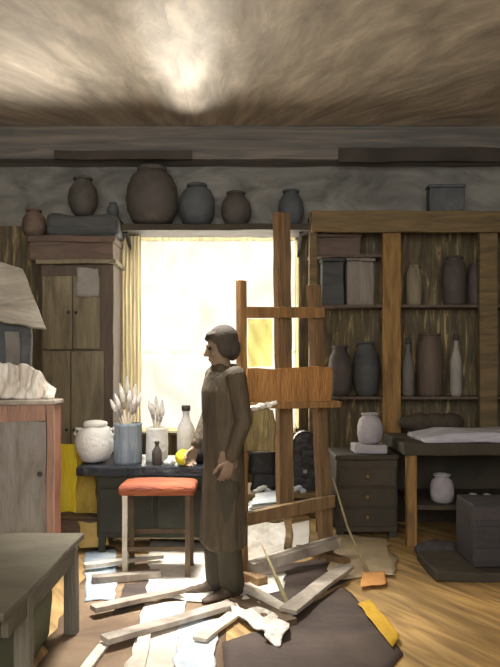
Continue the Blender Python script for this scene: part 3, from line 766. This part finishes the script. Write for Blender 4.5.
# thin sticks
b = nb(); tube(b, [FL(293, 616), FL(293, 616).lerp(W(262, 545, 4.45), .5), W(262, 545, 4.45)], [.016, .012, .004], 10)
t2 = tag(obj('painting_stick', b, M['rope'], smooth=True), 'thin pointed olive stick leaning among the slats of the V', 'stick')
b = nb(); p0 = FL(370, 577); p1 = W(333, 478, 5.22); tube(b, [p0, p0.lerp(p1, .5) + Vector((-.02, 0, -.02)), p1], [.012, .009, .006], 10)
tag(obj('cane', b, M['rope'], smooth=True), 'long thin greenish cane leaning against the right easel post', 'cane')

# ------------------------------------------------------------------ bench behind the easel with black cases
bz2 = .42
t = thing('low_bench', 'low dark bench behind the easel, black cases on it', 'bench', (PX(288, 5.8), 5.85, 0))
bx0, bx1 = PX(243, 5.6), PX(330, 5.6)
b = nb(); box(b, bx0, bx1, 5.6, 6.15, bz2 - .04, bz2, .1); obj('bench_top', b, M['ochre_dark'], t, wob=.006, bevel=.006)
for xx in (bx0 + .04, bx1 - .04):
    for yy in (5.65, 6.1):
        b = nb(); beam(b, (xx, yy, bz2 - .04), (xx, yy, 0), .05, .05); obj('leg', b, M['ochre_dark'], t)
# rounded tall black case
Yc = 5.78; c = Vector((PX(304.5, Yc), Yc, bz2)); hw = 12 / F * Yc; hh = PZ(431, Yc) - bz2
t = thing('instrument_case', 'tall black case with a rounded top between mast and right easel post', 'case', c)
b = nb()
prof = [(-hw * 1.1, 0), (hw * 1.1, 0), (hw * 1.05, hh * .5)] + [(hw * math.cos(a), hh - hw + hw * math.sin(a)) for a in [PI * k / 10 for k in range(11)]] + [(-hw * 1.05, hh * .5)]
ring_loft(b, [[Vector((c.x + x_ * s_, c.y + y_, c.z + z_ * (1 if s_ == 1 else .98) + .002)) for x_, z_ in prof] for y_, s_ in ((-.06, .9), (-.05, 1), (.05, 1), (.06, .9))])
obj('case_body', b, M['black'], t, wob=.004)
b = nb(); tube(b, [c + Vector((-.03, -.06, hh * .5)), c + Vector((-.03, -.085, hh * .52)), c + Vector((-.03, -.085, hh * .62)), c + Vector((-.03, -.06, hh * .64))], .008, 8); obj('handle', b, M['rail'], t, smooth=True)
b = nb(); box(b, c.x - .015, c.x + .015, c.y - .068, c.y - .055, c.z + hh * .3, c.z + hh * .36, .1); obj('latch', b, M['lavpot'], t)
# black bag with a strap
c = Vector((PX(262, Yc), Yc, bz2))
t = thing('shoulder_bag', 'black bag with a drooping flap on the bench left of the mast', 'bag', c)
b = nb(); box(b, c.x - .10, c.x + .10, 5.7, 5.86, bz2 + .002, PZ(455, 5.78), .05)
for v in b.verts: v.co.x += .03 * math.sin((v.co.z - bz2) * 9)
obj('bag_body', b, M['black'], t, smooth=True, wob=.014, bevel=.02)
b = nb(); box(b, c.x - .11, c.x + .115, 5.685, 5.70, bz2 + .14, PZ(452, 5.7), .05); obj('flap', b, M['black'], t, wob=.014, smooth=True)
b = nb(); tube(b, [(c.x - .08, 5.78, bz2 + .28), (c.x - .1, 5.75, bz2 + .33), (c.x, 5.72, bz2 + .36), (c.x + .1, 5.75, bz2 + .33), (c.x + .09, 5.78, bz2 + .28)], .012, 8); obj('strap', b, M['black'], t, smooth=True)
for (px, py, lab) in ((262, 490, 'small pale rag put in as a highlight at the foot of the black bag'), (297, 490, 'small pale rag put in as a highlight at the foot of the tall black case')):  # pale lumps stand in for white highlights on bag and case
    b = nb(); Yr = 5.64
    for k in range(4): ellip(b, Vector((PX(px - 6 + 4 * k, Yr), Yr, bz2 + .014 + .016 * (k % 3))), (.03, .018, .016 + .006 * (k % 2)))
    tag(fuse('crumpled_rag', b, M['whiteblue'], None, .006, 2), lab, 'rag')
# pile of papers at the bench's front left
for k in range(4):
    b = nb(); z_ = .335 + k * .028
    q = [FL(241 + k, 512, 0), FL(276, 508, 0)]
    Yp = 5.25
    a0 = Vector((PX(242 + 3 * k, Yp), Yp, .30 + .03 * k)); a1 = Vector((PX(272 + 2 * k, Yp), Yp, .32 + .03 * k))
    sheet(b, [a0, a1, a1 + Vector((.02, .3, .03)), a0 + Vector((.05, .3, .03))], .006, 10, .018, 6, k * 3, edge=.03)
    tag(obj('paper_sheet', b, M['whiteblue'] if k % 2 else M['white'], smooth=True), 'crumpled white sheet in the pile on the crate below the black bag', 'paper', 'pile of sheets below the black bag')
b = nb(); box(b, PX(248, 5.3), PX(280, 5.3), 5.3, 5.55, 0, .295, .1)
tag(obj('wooden_crate', b, M['ochre_dark'], wob=.006, bevel=.006), 'small brown crate holding the pile of white sheets behind the easel', 'crate')
# two white canvases standing on the floor under the easel
def leaning(px0, px1, py0, py1, Y, mat, label):
    t = thing('stretched_canvas', label, 'canvas', (PX((px0 + px1) / 2, Y), Y, 0))
    b = nb(); q = [W(px0, py1, Y), W(px1, py1 - 3, Y), W(px1, py0, Y + .08), W(px0, py0 + 2, Y + .08)]
    for v in q[:2]: v.z = max(v.z, .004)
    sheet(b, q, .02, 8, .006, edge=.015); obj('canvas_face', b, mat, t)
    b = nb()
    for a, c_ in ((0, 1), (1, 2), (2, 3), (3, 0)): beam(b, q[a] + Vector((0, .026, .012)), q[c_] + Vector((0, .026, .012)), .02, .02)
    obj('stretcher_frame', b, M['ochre_dark'], t)
leaning(245, 284, 522, 562, 5.13, M['white'], 'white canvas leaning under the easel, left of the mast')
leaning(293, 309, 521, 553, 5.42, M['white'], 'narrow white canvas under the easel, right of the mast')

# ------------------------------------------------------------------ right-hand storage rack
Yk = 6.6
t = thing('storage_rack', 'large brown timber storage rack along the back wall at right', 'rack', (PX(400, 6.7), 6.78, 0))
tz0, tz1 = PZ(233, Yk), PZ(212, Yk)
b = nb(); box(b, PX(311, Yk), 2.75, Yk - .06, Yk + .0, tz0, tz1, .12); obj('top_beam', b, M['ochre_dark'], t, wob=.01, bevel=.006)
for (pa, pb, mt) in ((383, 401, 'ochre'), (480, 498, 'ochre_dark')):
    b = nb(); box(b, PX(pa, Yk), PX(pb, Yk), Yk, Yk + .07, 0, tz1, .14); obj('post', b, M[mt], t, wob=.008, bevel=.006)
for xx in (.56, 2.68):
    b = nb(); box(b, xx, xx + .07, Yk, Yk + .07, 0, tz1, .14); obj('post', b, M['ochre_dark'], t, wob=.006)
b = nb(); box(b, PX(311, Yk), 2.75, Yk, 6.97, tz1 - .03, tz1, .3); obj('shelf_board', b, M['wardrobe_dark'], t)
RZ = {}
for nme, py, xa, xb in (('high', 253, .57, PX(384, Yk)), ('upper', 304, .57, 2.7), ('middle', 397, .57, 2.7), ('lower', 470, .57, 2.7)):
    z_ = PZ(py, Yk); RZ[nme] = z_
    b = nb(); box(b, xa, xb, Yk + .07, 6.97, z_ - .025, z_, .3); obj('shelf_board', b, M['wardrobe_dark'], t)
def rbox(name, pa, pb, py0, z, mat, label, cat, Y=6.74, dep=.2, lid=True):
    t = thing(name, label, cat, (PX((pa + pb) / 2, Y), Y + dep / 2, z))
    zt = PZ(py0, Y)
    b = nb(); box(b, PX(pa, Y), PX(pb, Y), Y, Y + dep, z + .002, zt - (.03 if lid else 0), .08); obj('box_body', b, mat, t, wob=.01, bevel=.012)
    if lid:
        b = nb(); box(b, PX(pa, Y) - .01, PX(pb, Y) + .01, Y - .01, Y + dep + .01, zt - .03, zt, .08); obj('lid', b, mat, t, wob=.008, bevel=.008)
rbox('storage_box', 312, 361, 234, RZ['high'], M['boxbrown'], 'flat dark red-brown box at the top left of the timber rack', 'box')
rbox('storage_box', 322, 344, 258, RZ['upper'], M['bluedark'], 'black upright box on the rack below the flat red-brown box', 'box')
rbox('storage_box', 347, 374, 258, RZ['upper'], M['grey_panel'], 'grey upright box right of the black one on the rack', 'box')
VASE = [(.6, 0), (.9, .1), (1, .35), (.98, .6), (.85, .8), (.6, .9), (.55, .96), (.62, 1), (.5, 1), (.45, .95)]
TALL = [(.85, 0), (.95, .05), (1, .4), (1, .7), (.9, .86), (.7, .93), (.66, .97), (.72, 1), (.6, 1), (.55, .95)]
pot('tall_jar', 454, 0, 11.5, 48, 6.75, M['darkjar'], 'tall dark jar on the upper rack shelf, left of its pair', 'jar', zbase=RZ['upper'], prof=TALL)
pot('tall_jar', 475, 0, 7, 42, 6.76, M['darkjar'], 'slim dark jar on the upper rack shelf beside the right post', 'jar', zbase=RZ['upper'], prof=TALL)
pot('tall_jar', 394 + 20, 0, 8, 40, 6.8, M['wardrobe'], 'dim olive jar on the upper rack shelf right of the ochre post', 'jar', zbase=RZ['upper'], prof=TALL)
pot('storage_vase', 340, 0, 12, 50, 6.75, M['darkjar'], 'dark vase on the middle rack shelf, nearest the easel', 'vase', zbase=RZ['middle'], prof=VASE)
pot('storage_vase', 366, 0, 13, 54, 6.75, M['bluedark'], 'blue-black vase on the middle rack shelf beside the ochre post', 'vase', zbase=RZ['middle'], prof=VASE)
pot('storage_vase', 430, 0, 13, 62, 6.78, M['wardrobe_dark'], 'tall brown vase on the middle shelf behind the right workbench', 'vase', zbase=RZ['middle'], prof=TALL)
bottle(408, 6, 58, 6.74, M['potgrey'], M['rail'], 'slender grey bottle on the rack right of the ochre post', z=RZ['middle'])
bottle(456, 6, 62, 6.74, M['greylight'], M['rail'], 'pale grey bottle on the rack below the tall dark jar', z=RZ['middle'])
# hat-like shape on the beam and a blue-grey basket on top of the rack
rbox('storage_box', 430, 465, 184, tz1, M['potblue'], 'blue-grey box standing on the top beam of the rack', 'box', Y=Yk - .06, dep=.13)
b = nb()

# dark chest with block and pot
cx0, cx1, cyf = PX(336, 5.85), PX(398, 5.85), 5.85
cz = PZ(455, 5.85)
t = thing('chest', 'dark brown chest right of the easel, under the pale pot', 'chest', ((cx0 + cx1) / 2, 6.05, 0))
b = nb(); box(b, cx0, cx1, cyf, 6.35, .05, cz - .04, .12); obj('chest_body', b, M['benchdark'], t, wob=.01, bevel=.01)
b = nb(); box(b, cx0 - .01, cx1 + .01, cyf - .02, 6.37, cz - .04, cz, .12); obj('lid', b, M['benchdark'], t, wob=.008, bevel=.008)
for k in range(3):
    z0_ = .1 + k * .17
    b = nb(); box(b, cx0 + .02, cx1 - .02, cyf - .012, cyf + .01, z0_, z0_ + .15, .1); d = obj('drawer', b, M['ochre_dark'] if False else M['benchdark'], t, wob=.005, bevel=.006)
    b = nb(); ellip(b, ((cx0 + cx1) / 2, cyf - .022, z0_ + .08), (.016, .016, .016)); obj('knob', b, M['ochre'], d, smooth=True)
for xx in (cx0 + .04, cx1 - .04):
    for yy in (cyf + .05, 6.3):
        b = nb(); box(b, xx - .03, xx + .03, yy - .03, yy + .03, 0, .05, .1); obj('foot', b, M['benchdark'], t)
b = nb(); box(b, PX(354, 5.95), PX(387, 5.95), 5.92, 6.15, cz + .002, cz + .075, .06)
tag(obj('stone_block', b, M['lavpot'], wob=.008, bevel=.01), 'flat lavender-grey block on the dark chest under the pale pot', 'block')
pot('pale_pot', 370, 0, 12.5, 30, 6.02, M['lavpot'], 'pale lavender-grey pot on the flat block over the dark chest', 'pot', zbase=cz + .075, prof=VASE)

# ------------------------------------------------------------------ right workbench
wx, wy0, wy1, wz = PX(404, 5.55), 5.55, 6.42, .83
t = thing('workbench', 'dark workbench at the right with one ochre front leg', 'workbench', ((wx + 2.8) / 2, 6.0, 0))
b = nb(); box(b, wx, 2.85, wy0, wy1, wz - .10, wz, .14); obj('bench_top', b, M['benchdark'], t, wob=.01, bevel=.012)
b = nb(); box(b, wx + .03, wx + .11, wy0 + .02, wy0 + .1, 0, wz - .10, .12); obj('leg', b, M['ochre'], t, wob=.008, bevel=.006, label='ochre wooden front leg')
for xx, yy in ((wx + .03, wy1 - .1), (2.74, wy0 + .02), (2.74, wy1 - .1)):
    b = nb(); box(b, xx, xx + .08, yy, yy + .08, 0, wz - .10, .2); obj('leg', b, M['benchdark'], t)
b = nb(); box(b, wx + .12, 2.8, wy0 + .06, wy1 - .05, .29, .325, .2); obj('lower_shelf', b, M['benchdark'], t, wob=.006)
b = nb(); box(b, wx + .12, 2.72, wy1 - .04, wy1 - .02, .02, wz - .1, .4); obj('back_panel', b, M['benchdark'], t)
b = nb(); box(b, PX(422, wy0), 2.6, wy0 - .01, wy0 + .55, wz + .001, wz + .085, .06)
for v in b.verts:
    e = min(1, (v.co.x - PX(422, wy0)) / .25)
    v.co.z = wz + .001 + (v.co.z - wz) * (.35 + .65 * e) * (1 - .15 * max(0, v.co.x - 1.6))
tag(obj('table_cloth', b, M['lav'], smooth=True, wob=.012, bevel=.02), 'lavender-grey cloth carrying the highlight along the top of the right workbench', 'cloth')  # cloth shaped and toned as the highlight on the bench top
b = nb(); 
for k in range(6): ellip(b, (PX(412 + 8 * k, 6.3), 6.33, wz + .1), (.12, .07, .07 + .02 * (k % 2)))
tag(fuse('bundled_sack', b, M['benchdark'], None, .012, 4), 'dark lumpy sack at the back edge of the right workbench', 'sack')
pot('pale_pot', 442, 0, 12, 28, 5.72, M['lavpot'], 'pale grey pot on the lower shelf of the workbench behind the ochre leg', 'pot', zbase=.326, prof=VASE)
pot('small_cup', 473, 0, 6, 9, 5.7, M['lavpot'], 'small pale cup on the lower shelf of the workbench, left of two', 'cup', zbase=.326)
pot('small_cup', 487, 0, 6, 9, 5.68, M['lavpot'], 'small pale cup on the lower shelf of the workbench, right of two', 'cup', zbase=.326)
# dark things on the floor below
b = nb(); box(b, PX(428, 4.85), 2.6, 4.66, 5.2, .001, .07, .1)
tag(obj('floor_mat', b, M['benchdark'], wob=.012, bevel=.012), 'dark flat board on the floor before the workbench', 'board')
b = nb()
for (px, r) in ((424, .07), (434, .09), (446, .085), (458, .07)): ellip(b, (PX(px, 5.35), 5.33 - .01 * (px % 3), r * .65), (r * 1.2, r * 1.0, r * .75))
tag(fuse('crumpled_cloth', b, M['purpledark'], None, .01, 3), 'dark bluish cloth crumpled on the floor beside the ochre leg', 'cloth')
t = thing('wooden_crate', 'dark violet-grey crate standing on the flat board at the right edge', 'crate', (PX(490, 5.0), 4.95, .075))
b = nb(); box(b, PX(474, 4.75), PX(530, 4.75), 4.75, 5.15, .075, .5, .1); obj('crate_body', b, M['purpledark'], t, wob=.01, bevel=.01)
for z_ in (.12, .26, .40):
    b = nb(); box(b, PX(473, 4.74), PX(531, 4.74), 4.735, 4.75, z_, z_ + .09, .1); obj('slat', b, M['purpledark'], t, wob=.005)

# ------------------------------------------------------------------ the standing figure
def R2(v, th): return Vector((v[0] * math.cos(th) - v[1] * math.sin(th), v[0] * math.sin(th) + v[1] * math.cos(th), v[2]))
TH = math.radians(-64)
BASE = Vector((PX(222, 4.42), 4.42, 0))
def H(x, y, z): return BASE + R2((x, y, z), TH)
RZT = Matrix.Rotation(TH, 3, 'Z')
person = thing('person', 'dark standing person in a long olive smock between the stool and the easel', 'person', BASE)

def hand(bm, wrist, d, pal, side, grip=.55):
    """palm, four unequal bent fingers and a thumb; d = down the hand, pal = palm normal, side = toward the thumb"""
    d, pal, side = Vector(d).normalized(), Vector(pal).normalized(), Vector(side).normalized()
    Pm = lambda a, b_, c_: wrist + d * a + side * b_ + pal * c_
    for s_ in (-.026, -.009, .009, .026):
        capsule(bm, Pm(.005, s_ * .6, 0), Pm(.085, s_, 0), .014, .0125, 10)
    for s_, L in ((.03, .068), (.0105, .078), (-.0095, .072), (-.029, .056)):
        p = Pm(.088, s_, 0); a = 0.0
        for k, f in enumerate((.45, .32, .26)):
            a += grip * (.5 + .35 * k)
            q = p + (d * math.cos(a) + pal * math.sin(a)) * L * f + side * s_ * .03
            capsule(bm, p, q, .0092 - .0008 * k, .0086 - .001 * k, 8); p = q
    p = Pm(.03, .03, .004)
    for L, dv in ((.038, d * .7 + side * .8 + pal * .3), (.032, d * .9 + side * .25 + pal * .5), (.026, d * .9 + pal * .6)):
        q = p + dv.normalized() * L; capsule(bm, p, q, .0115, .0098, 8); p = q

hb = nb()
# trunk, neck
def torso(bm, infl=0.0, lo=0.0):
    pr = ((.90, .01, .155, .11), (.98, .01, .155, .11), (1.08, .0, .135, .10), (1.18, -.005, .14, .105), (1.28, .0, .155, .11), (1.35, .01, .15, .10))
    for a_, b_ in zip(pr[:-1], pr[1:]):
        for k in range(5):
            z, y, rx, ry = [a_[m] + (b_[m] - a_[m]) * k / 5 for m in range(4)]
            ellip(bm, H(0, y, z), (rx + infl, ry + infl, .09 + infl), RZT)
torso(hb)
capsule(hb, H(-.1, .02, 1.385), H(.1, .02, 1.385), .055, .055)
capsule(hb, H(0, .02, 1.38), H(0, -.01, 1.5), .058, .052)
ARM = {1: [H(.165, .02, 1.38), H(.195, .06, 1.11), H(.185, -.02, .88)], -1: [H(-.165, .02, 1.38), H(-.21, .0, 1.12), H(-.16, -.11, .93)]}
for s_, (a, e, w) in ARM.items():
    ellip(hb, a, (.06, .06, .06)); capsule(hb, a, e, .05, .038); capsule(hb, e, w, .038, .026)
    dd = (w - e).normalized()
    hand(hb, w, dd, R2((-s_ * .9, .1, 0), TH), R2((-s_ * .1, -1, .1), TH))
LEG = {}
for s_ in (1, -1):
    hp, kn, an = H(s_ * .085, 0, .9), H(s_ * .075, -.012 + .01 * s_, .48), H(s_ * .07, .02 + .02 * s_, .08)
    LEG[s_] = (hp, kn, an)
    capsule(hb, hp, kn, .085, .056); capsule(hb, kn, an, .055, .038)
    ellip(hb, kn.lerp(an, .28) + R2((0, .02, 0), TH), (.052, .055, .11), RZT)
    capsule(hb, an - Vector((0, 0, .02)), an + R2((s_ * .02, -.09, -.05), TH), .036, .022)
# head, turned a little further left and bowed
hd = nb()
TURN = math.radians(-14)
HR = Matrix.Rotation(TH + TURN, 3, 'Z') @ Matrix.Rotation(math.radians(10), 3, 'X')
HC = H(-.0, -.005, 1.565)
def Hd(x, y, z): return HC + HR @ Vector((x, y, z))
ellip(hb, Hd(0, .012, .035), (.074, .092, .088), HR, 20, 14)         # skull
ellip(hb, Hd(0, -.022, -.035), (.060, .066, .076), HR)               # face
ellip(hb, Hd(0, -.058, -.088), (.030, .026, .024), HR)               # chin
for s_ in (1, -1):
    ellip(hb, Hd(s_ * .036, -.058, -.035), (.022, .022, .022), HR)   # cheeks
    ellip(hb, Hd(s_ * .026, -.083, .018), (.024, .012, .009), HR)    # brow
    ellip(hb, Hd(s_ * .074, .010, -.02), (.010, .018, .030), HR)     # ear
capsule(hb, Hd(0, -.085, .008), Hd(0, -.108, -.032), .010, .014)     # nose
ellip(hb, Hd(0, -.092, -.038), (.018, .012, .010), HR)
ellip(hb, Hd(0, -.086, -.062), (.024, .010, .006), HR); ellip(hb, Hd(0, -.084, -.072), (.020, .010, .007), HR)   # lips
body = fuse('body', hb, M['skin'], person, .0055, 3)
for s_ in (1, -1):
    b = nb(); ellip(b, Hd(s_ * .027, -.078, .0), (.012, .010, .008), HR); obj('eye', b, M['dark'], person, smooth=True)
# hair
b = nb()
ellip(b, Hd(0, .022, .05), (.087, .098, .088), HR, 20, 14)
ellip(b, Hd(0, .06, -.01), (.078, .062, .09), HR)
for s_ in (1, -1): ellip(b, Hd(s_ * .064, .022, -.005), (.026, .06, .07), HR)
ellip(b, Hd(.0, -.05, .082), (.060, .036, .026), HR)
ellip(b, Hd(-.03, -.07, .066), (.04, .022, .02), HR)
fuse('hair', b, M['hair'], person, .007, 3)
# smock
b = nb()
torso(b, .016)
capsule(b, H(-.12, .02, 1.375), H(.12, .02, 1.375), .068, .068)
for s_, (a, e, w) in ARM.items():
    capsule(b, a, e, .066, .052); capsule(b, e, e.lerp(w, .93), .052, .042)
for k in range(30):
    z = .95 - .62 * k / 29
    f = k / 29
    ellip(b, H(0, .012, z), (.160 + .004 * f, .122 + .015 * f, .06), RZT, 24)
for k in range(9):   # folds
    a = 2 * PI * k / 9
    capsule(b, H(.14 * math.cos(a), .10 * math.sin(a) + .01, .98), H(.160 * math.cos(a), .134 * math.sin(a) + .012, .34), .012, .020)
capsule(b, H(-.05, -.03, 1.43), H(.05, -.03, 1.43), .03, .03); capsule(b, H(-.05, .06, 1.43), H(.05, .06, 1.43), .03, .03)
fuse('smock', b, M['smock'], person, .008, 3)
# trousers and shoes
b = nb()
for s_ in (1, -1):
    hp, kn, an = LEG[s_]
    capsule(b, hp - Vector((0, 0, .2)), kn, .088, .082); capsule(b, kn, an + Vector((0, 0, .01)), .08, .078)
fuse('trousers', b, M['trouser'], person, .008, 3)
for s_ in (1, -1):
    an = LEG[s_][2]
    b = nb()
    heel = Vector((an.x, an.y, 0)); f = R2((s_ * .22, -1, 0), TH).normalized(); sd = Vector((-f.y, f.x, 0))
    for (d_, r, h) in ((-.04, .036, .05), (.0, .038, .06), (.05, .04, .05), (.1, .045, .036), (.15, .044, .03), (.19, .034, .024)):
        ellip(b, heel + f * d_ + Vector((0, 0, h * .8)), (r, r * 1.2, h * .8), Matrix.Rotation(math.atan2(f.y, f.x) + PI / 2, 3, 'Z'))
    fuse('shoe', b, M['shoe'], person, .006, 3)

# ------------------------------------------------------------------ light
def area(name, loc, target, sx, sy, power, col, spread=PI):
    l = bpy.data.lights.new(name, 'AREA'); l.shape = 'RECTANGLE'; l.size = sx; l.size_y = sy; l.energy = power; l.color = col; l.spread = spread
    o = bpy.data.objects.new(name, l); C.objects.link(o); o.location = loc
    o.rotation_euler = (Vector(target) - Vector(loc)).to_track_quat('-Z', 'Y').to_euler()
    return o
def spot(name, loc, target, power, col, size, blend, rad=.1):
    l = bpy.data.lights.new(name, 'SPOT'); l.energy = power; l.color = col; l.spot_size = math.radians(size); l.spot_blend = blend; l.shadow_soft_size = rad
    o = bpy.data.objects.new(name, l); C.objects.link(o); o.location = loc
    o.rotation_euler = (Vector(target) - Vector(loc)).to_track_quat('-Z', 'Y').to_euler()
    return o
wcx, wcz = (wx0 + wx1) / 2, (wz0 + wz1) / 2
area('daylight', (wcx, BW + .5, wcz), (wcx, 0, wcz), 2.6, 3.0, 250, (1.0, .95, .84))
area('room_fill', (-.2, -.85, 2.3), (-.3, 7, 2.0), 3.5, 2.0, 172, (1.0, .965, .915))
area('papers_fill', (-.62, 4.9, 3.6), (-.42, 4.35, 0), .6, .6, 34, (1.0, .96, .89), math.radians(48))  # added lamp for the floor papers; the ceiling has no opening
cb_ = spot('ceiling_bounce', (-.60, 6.6, 3.02), (-.42, 5.5, 3.75), 50, (1.0, .96, .90), 95, 1.0, .06); cb_.scale = (.45, 1, 1)
cf_ = spot('ceiling_streak', (-.60, 6.55, 2.6), (-.50, 4.95, 3.75), 190, (1.0, .96, .89), 56, .9, .05); cf_.scale = (.36, 1, 1)
cl_ = spot('ceiling_wash', (-1.9, 5.9, 2.6), (-1.75, 5.0, 3.75), 85, (1.0, .95, .88), 120, 1.0, .15)
spot('table_glow', (-1.0, 4.1, 3.4), (-1.0, 5.5, .8), 110, (1.0, .96, .9), 17, 1.0, .15)
spot('warm_floor', (-.2, 6.3, 3.4), (1.15, 3.75, 0), 330, (1.0, .80, .50), 24, .8, .12)
w = bpy.data.worlds.new('sky'); S.world = w; w.use_nodes = True
w.node_tree.nodes['Background'].inputs[0].default_value = (1.0, .965, .86, 1); w.node_tree.nodes['Background'].inputs[1].default_value = 2.1

cd = bpy.data.cameras.new('camera'); cd.sensor_width = 36; cd.sensor_fit = 'AUTO'
cd.lens = F / 667.0 * 36.0; cd.shift_y = (HY - 333.5) / 667.0
co = bpy.data.objects.new('camera', cd); C.objects.link(co); co.location = (0, 0, CAMH); co.rotation_euler = (PI / 2, 0, 0)
S.camera = co
S.view_settings.view_transform = 'Standard'; S.view_settings.look = 'None'
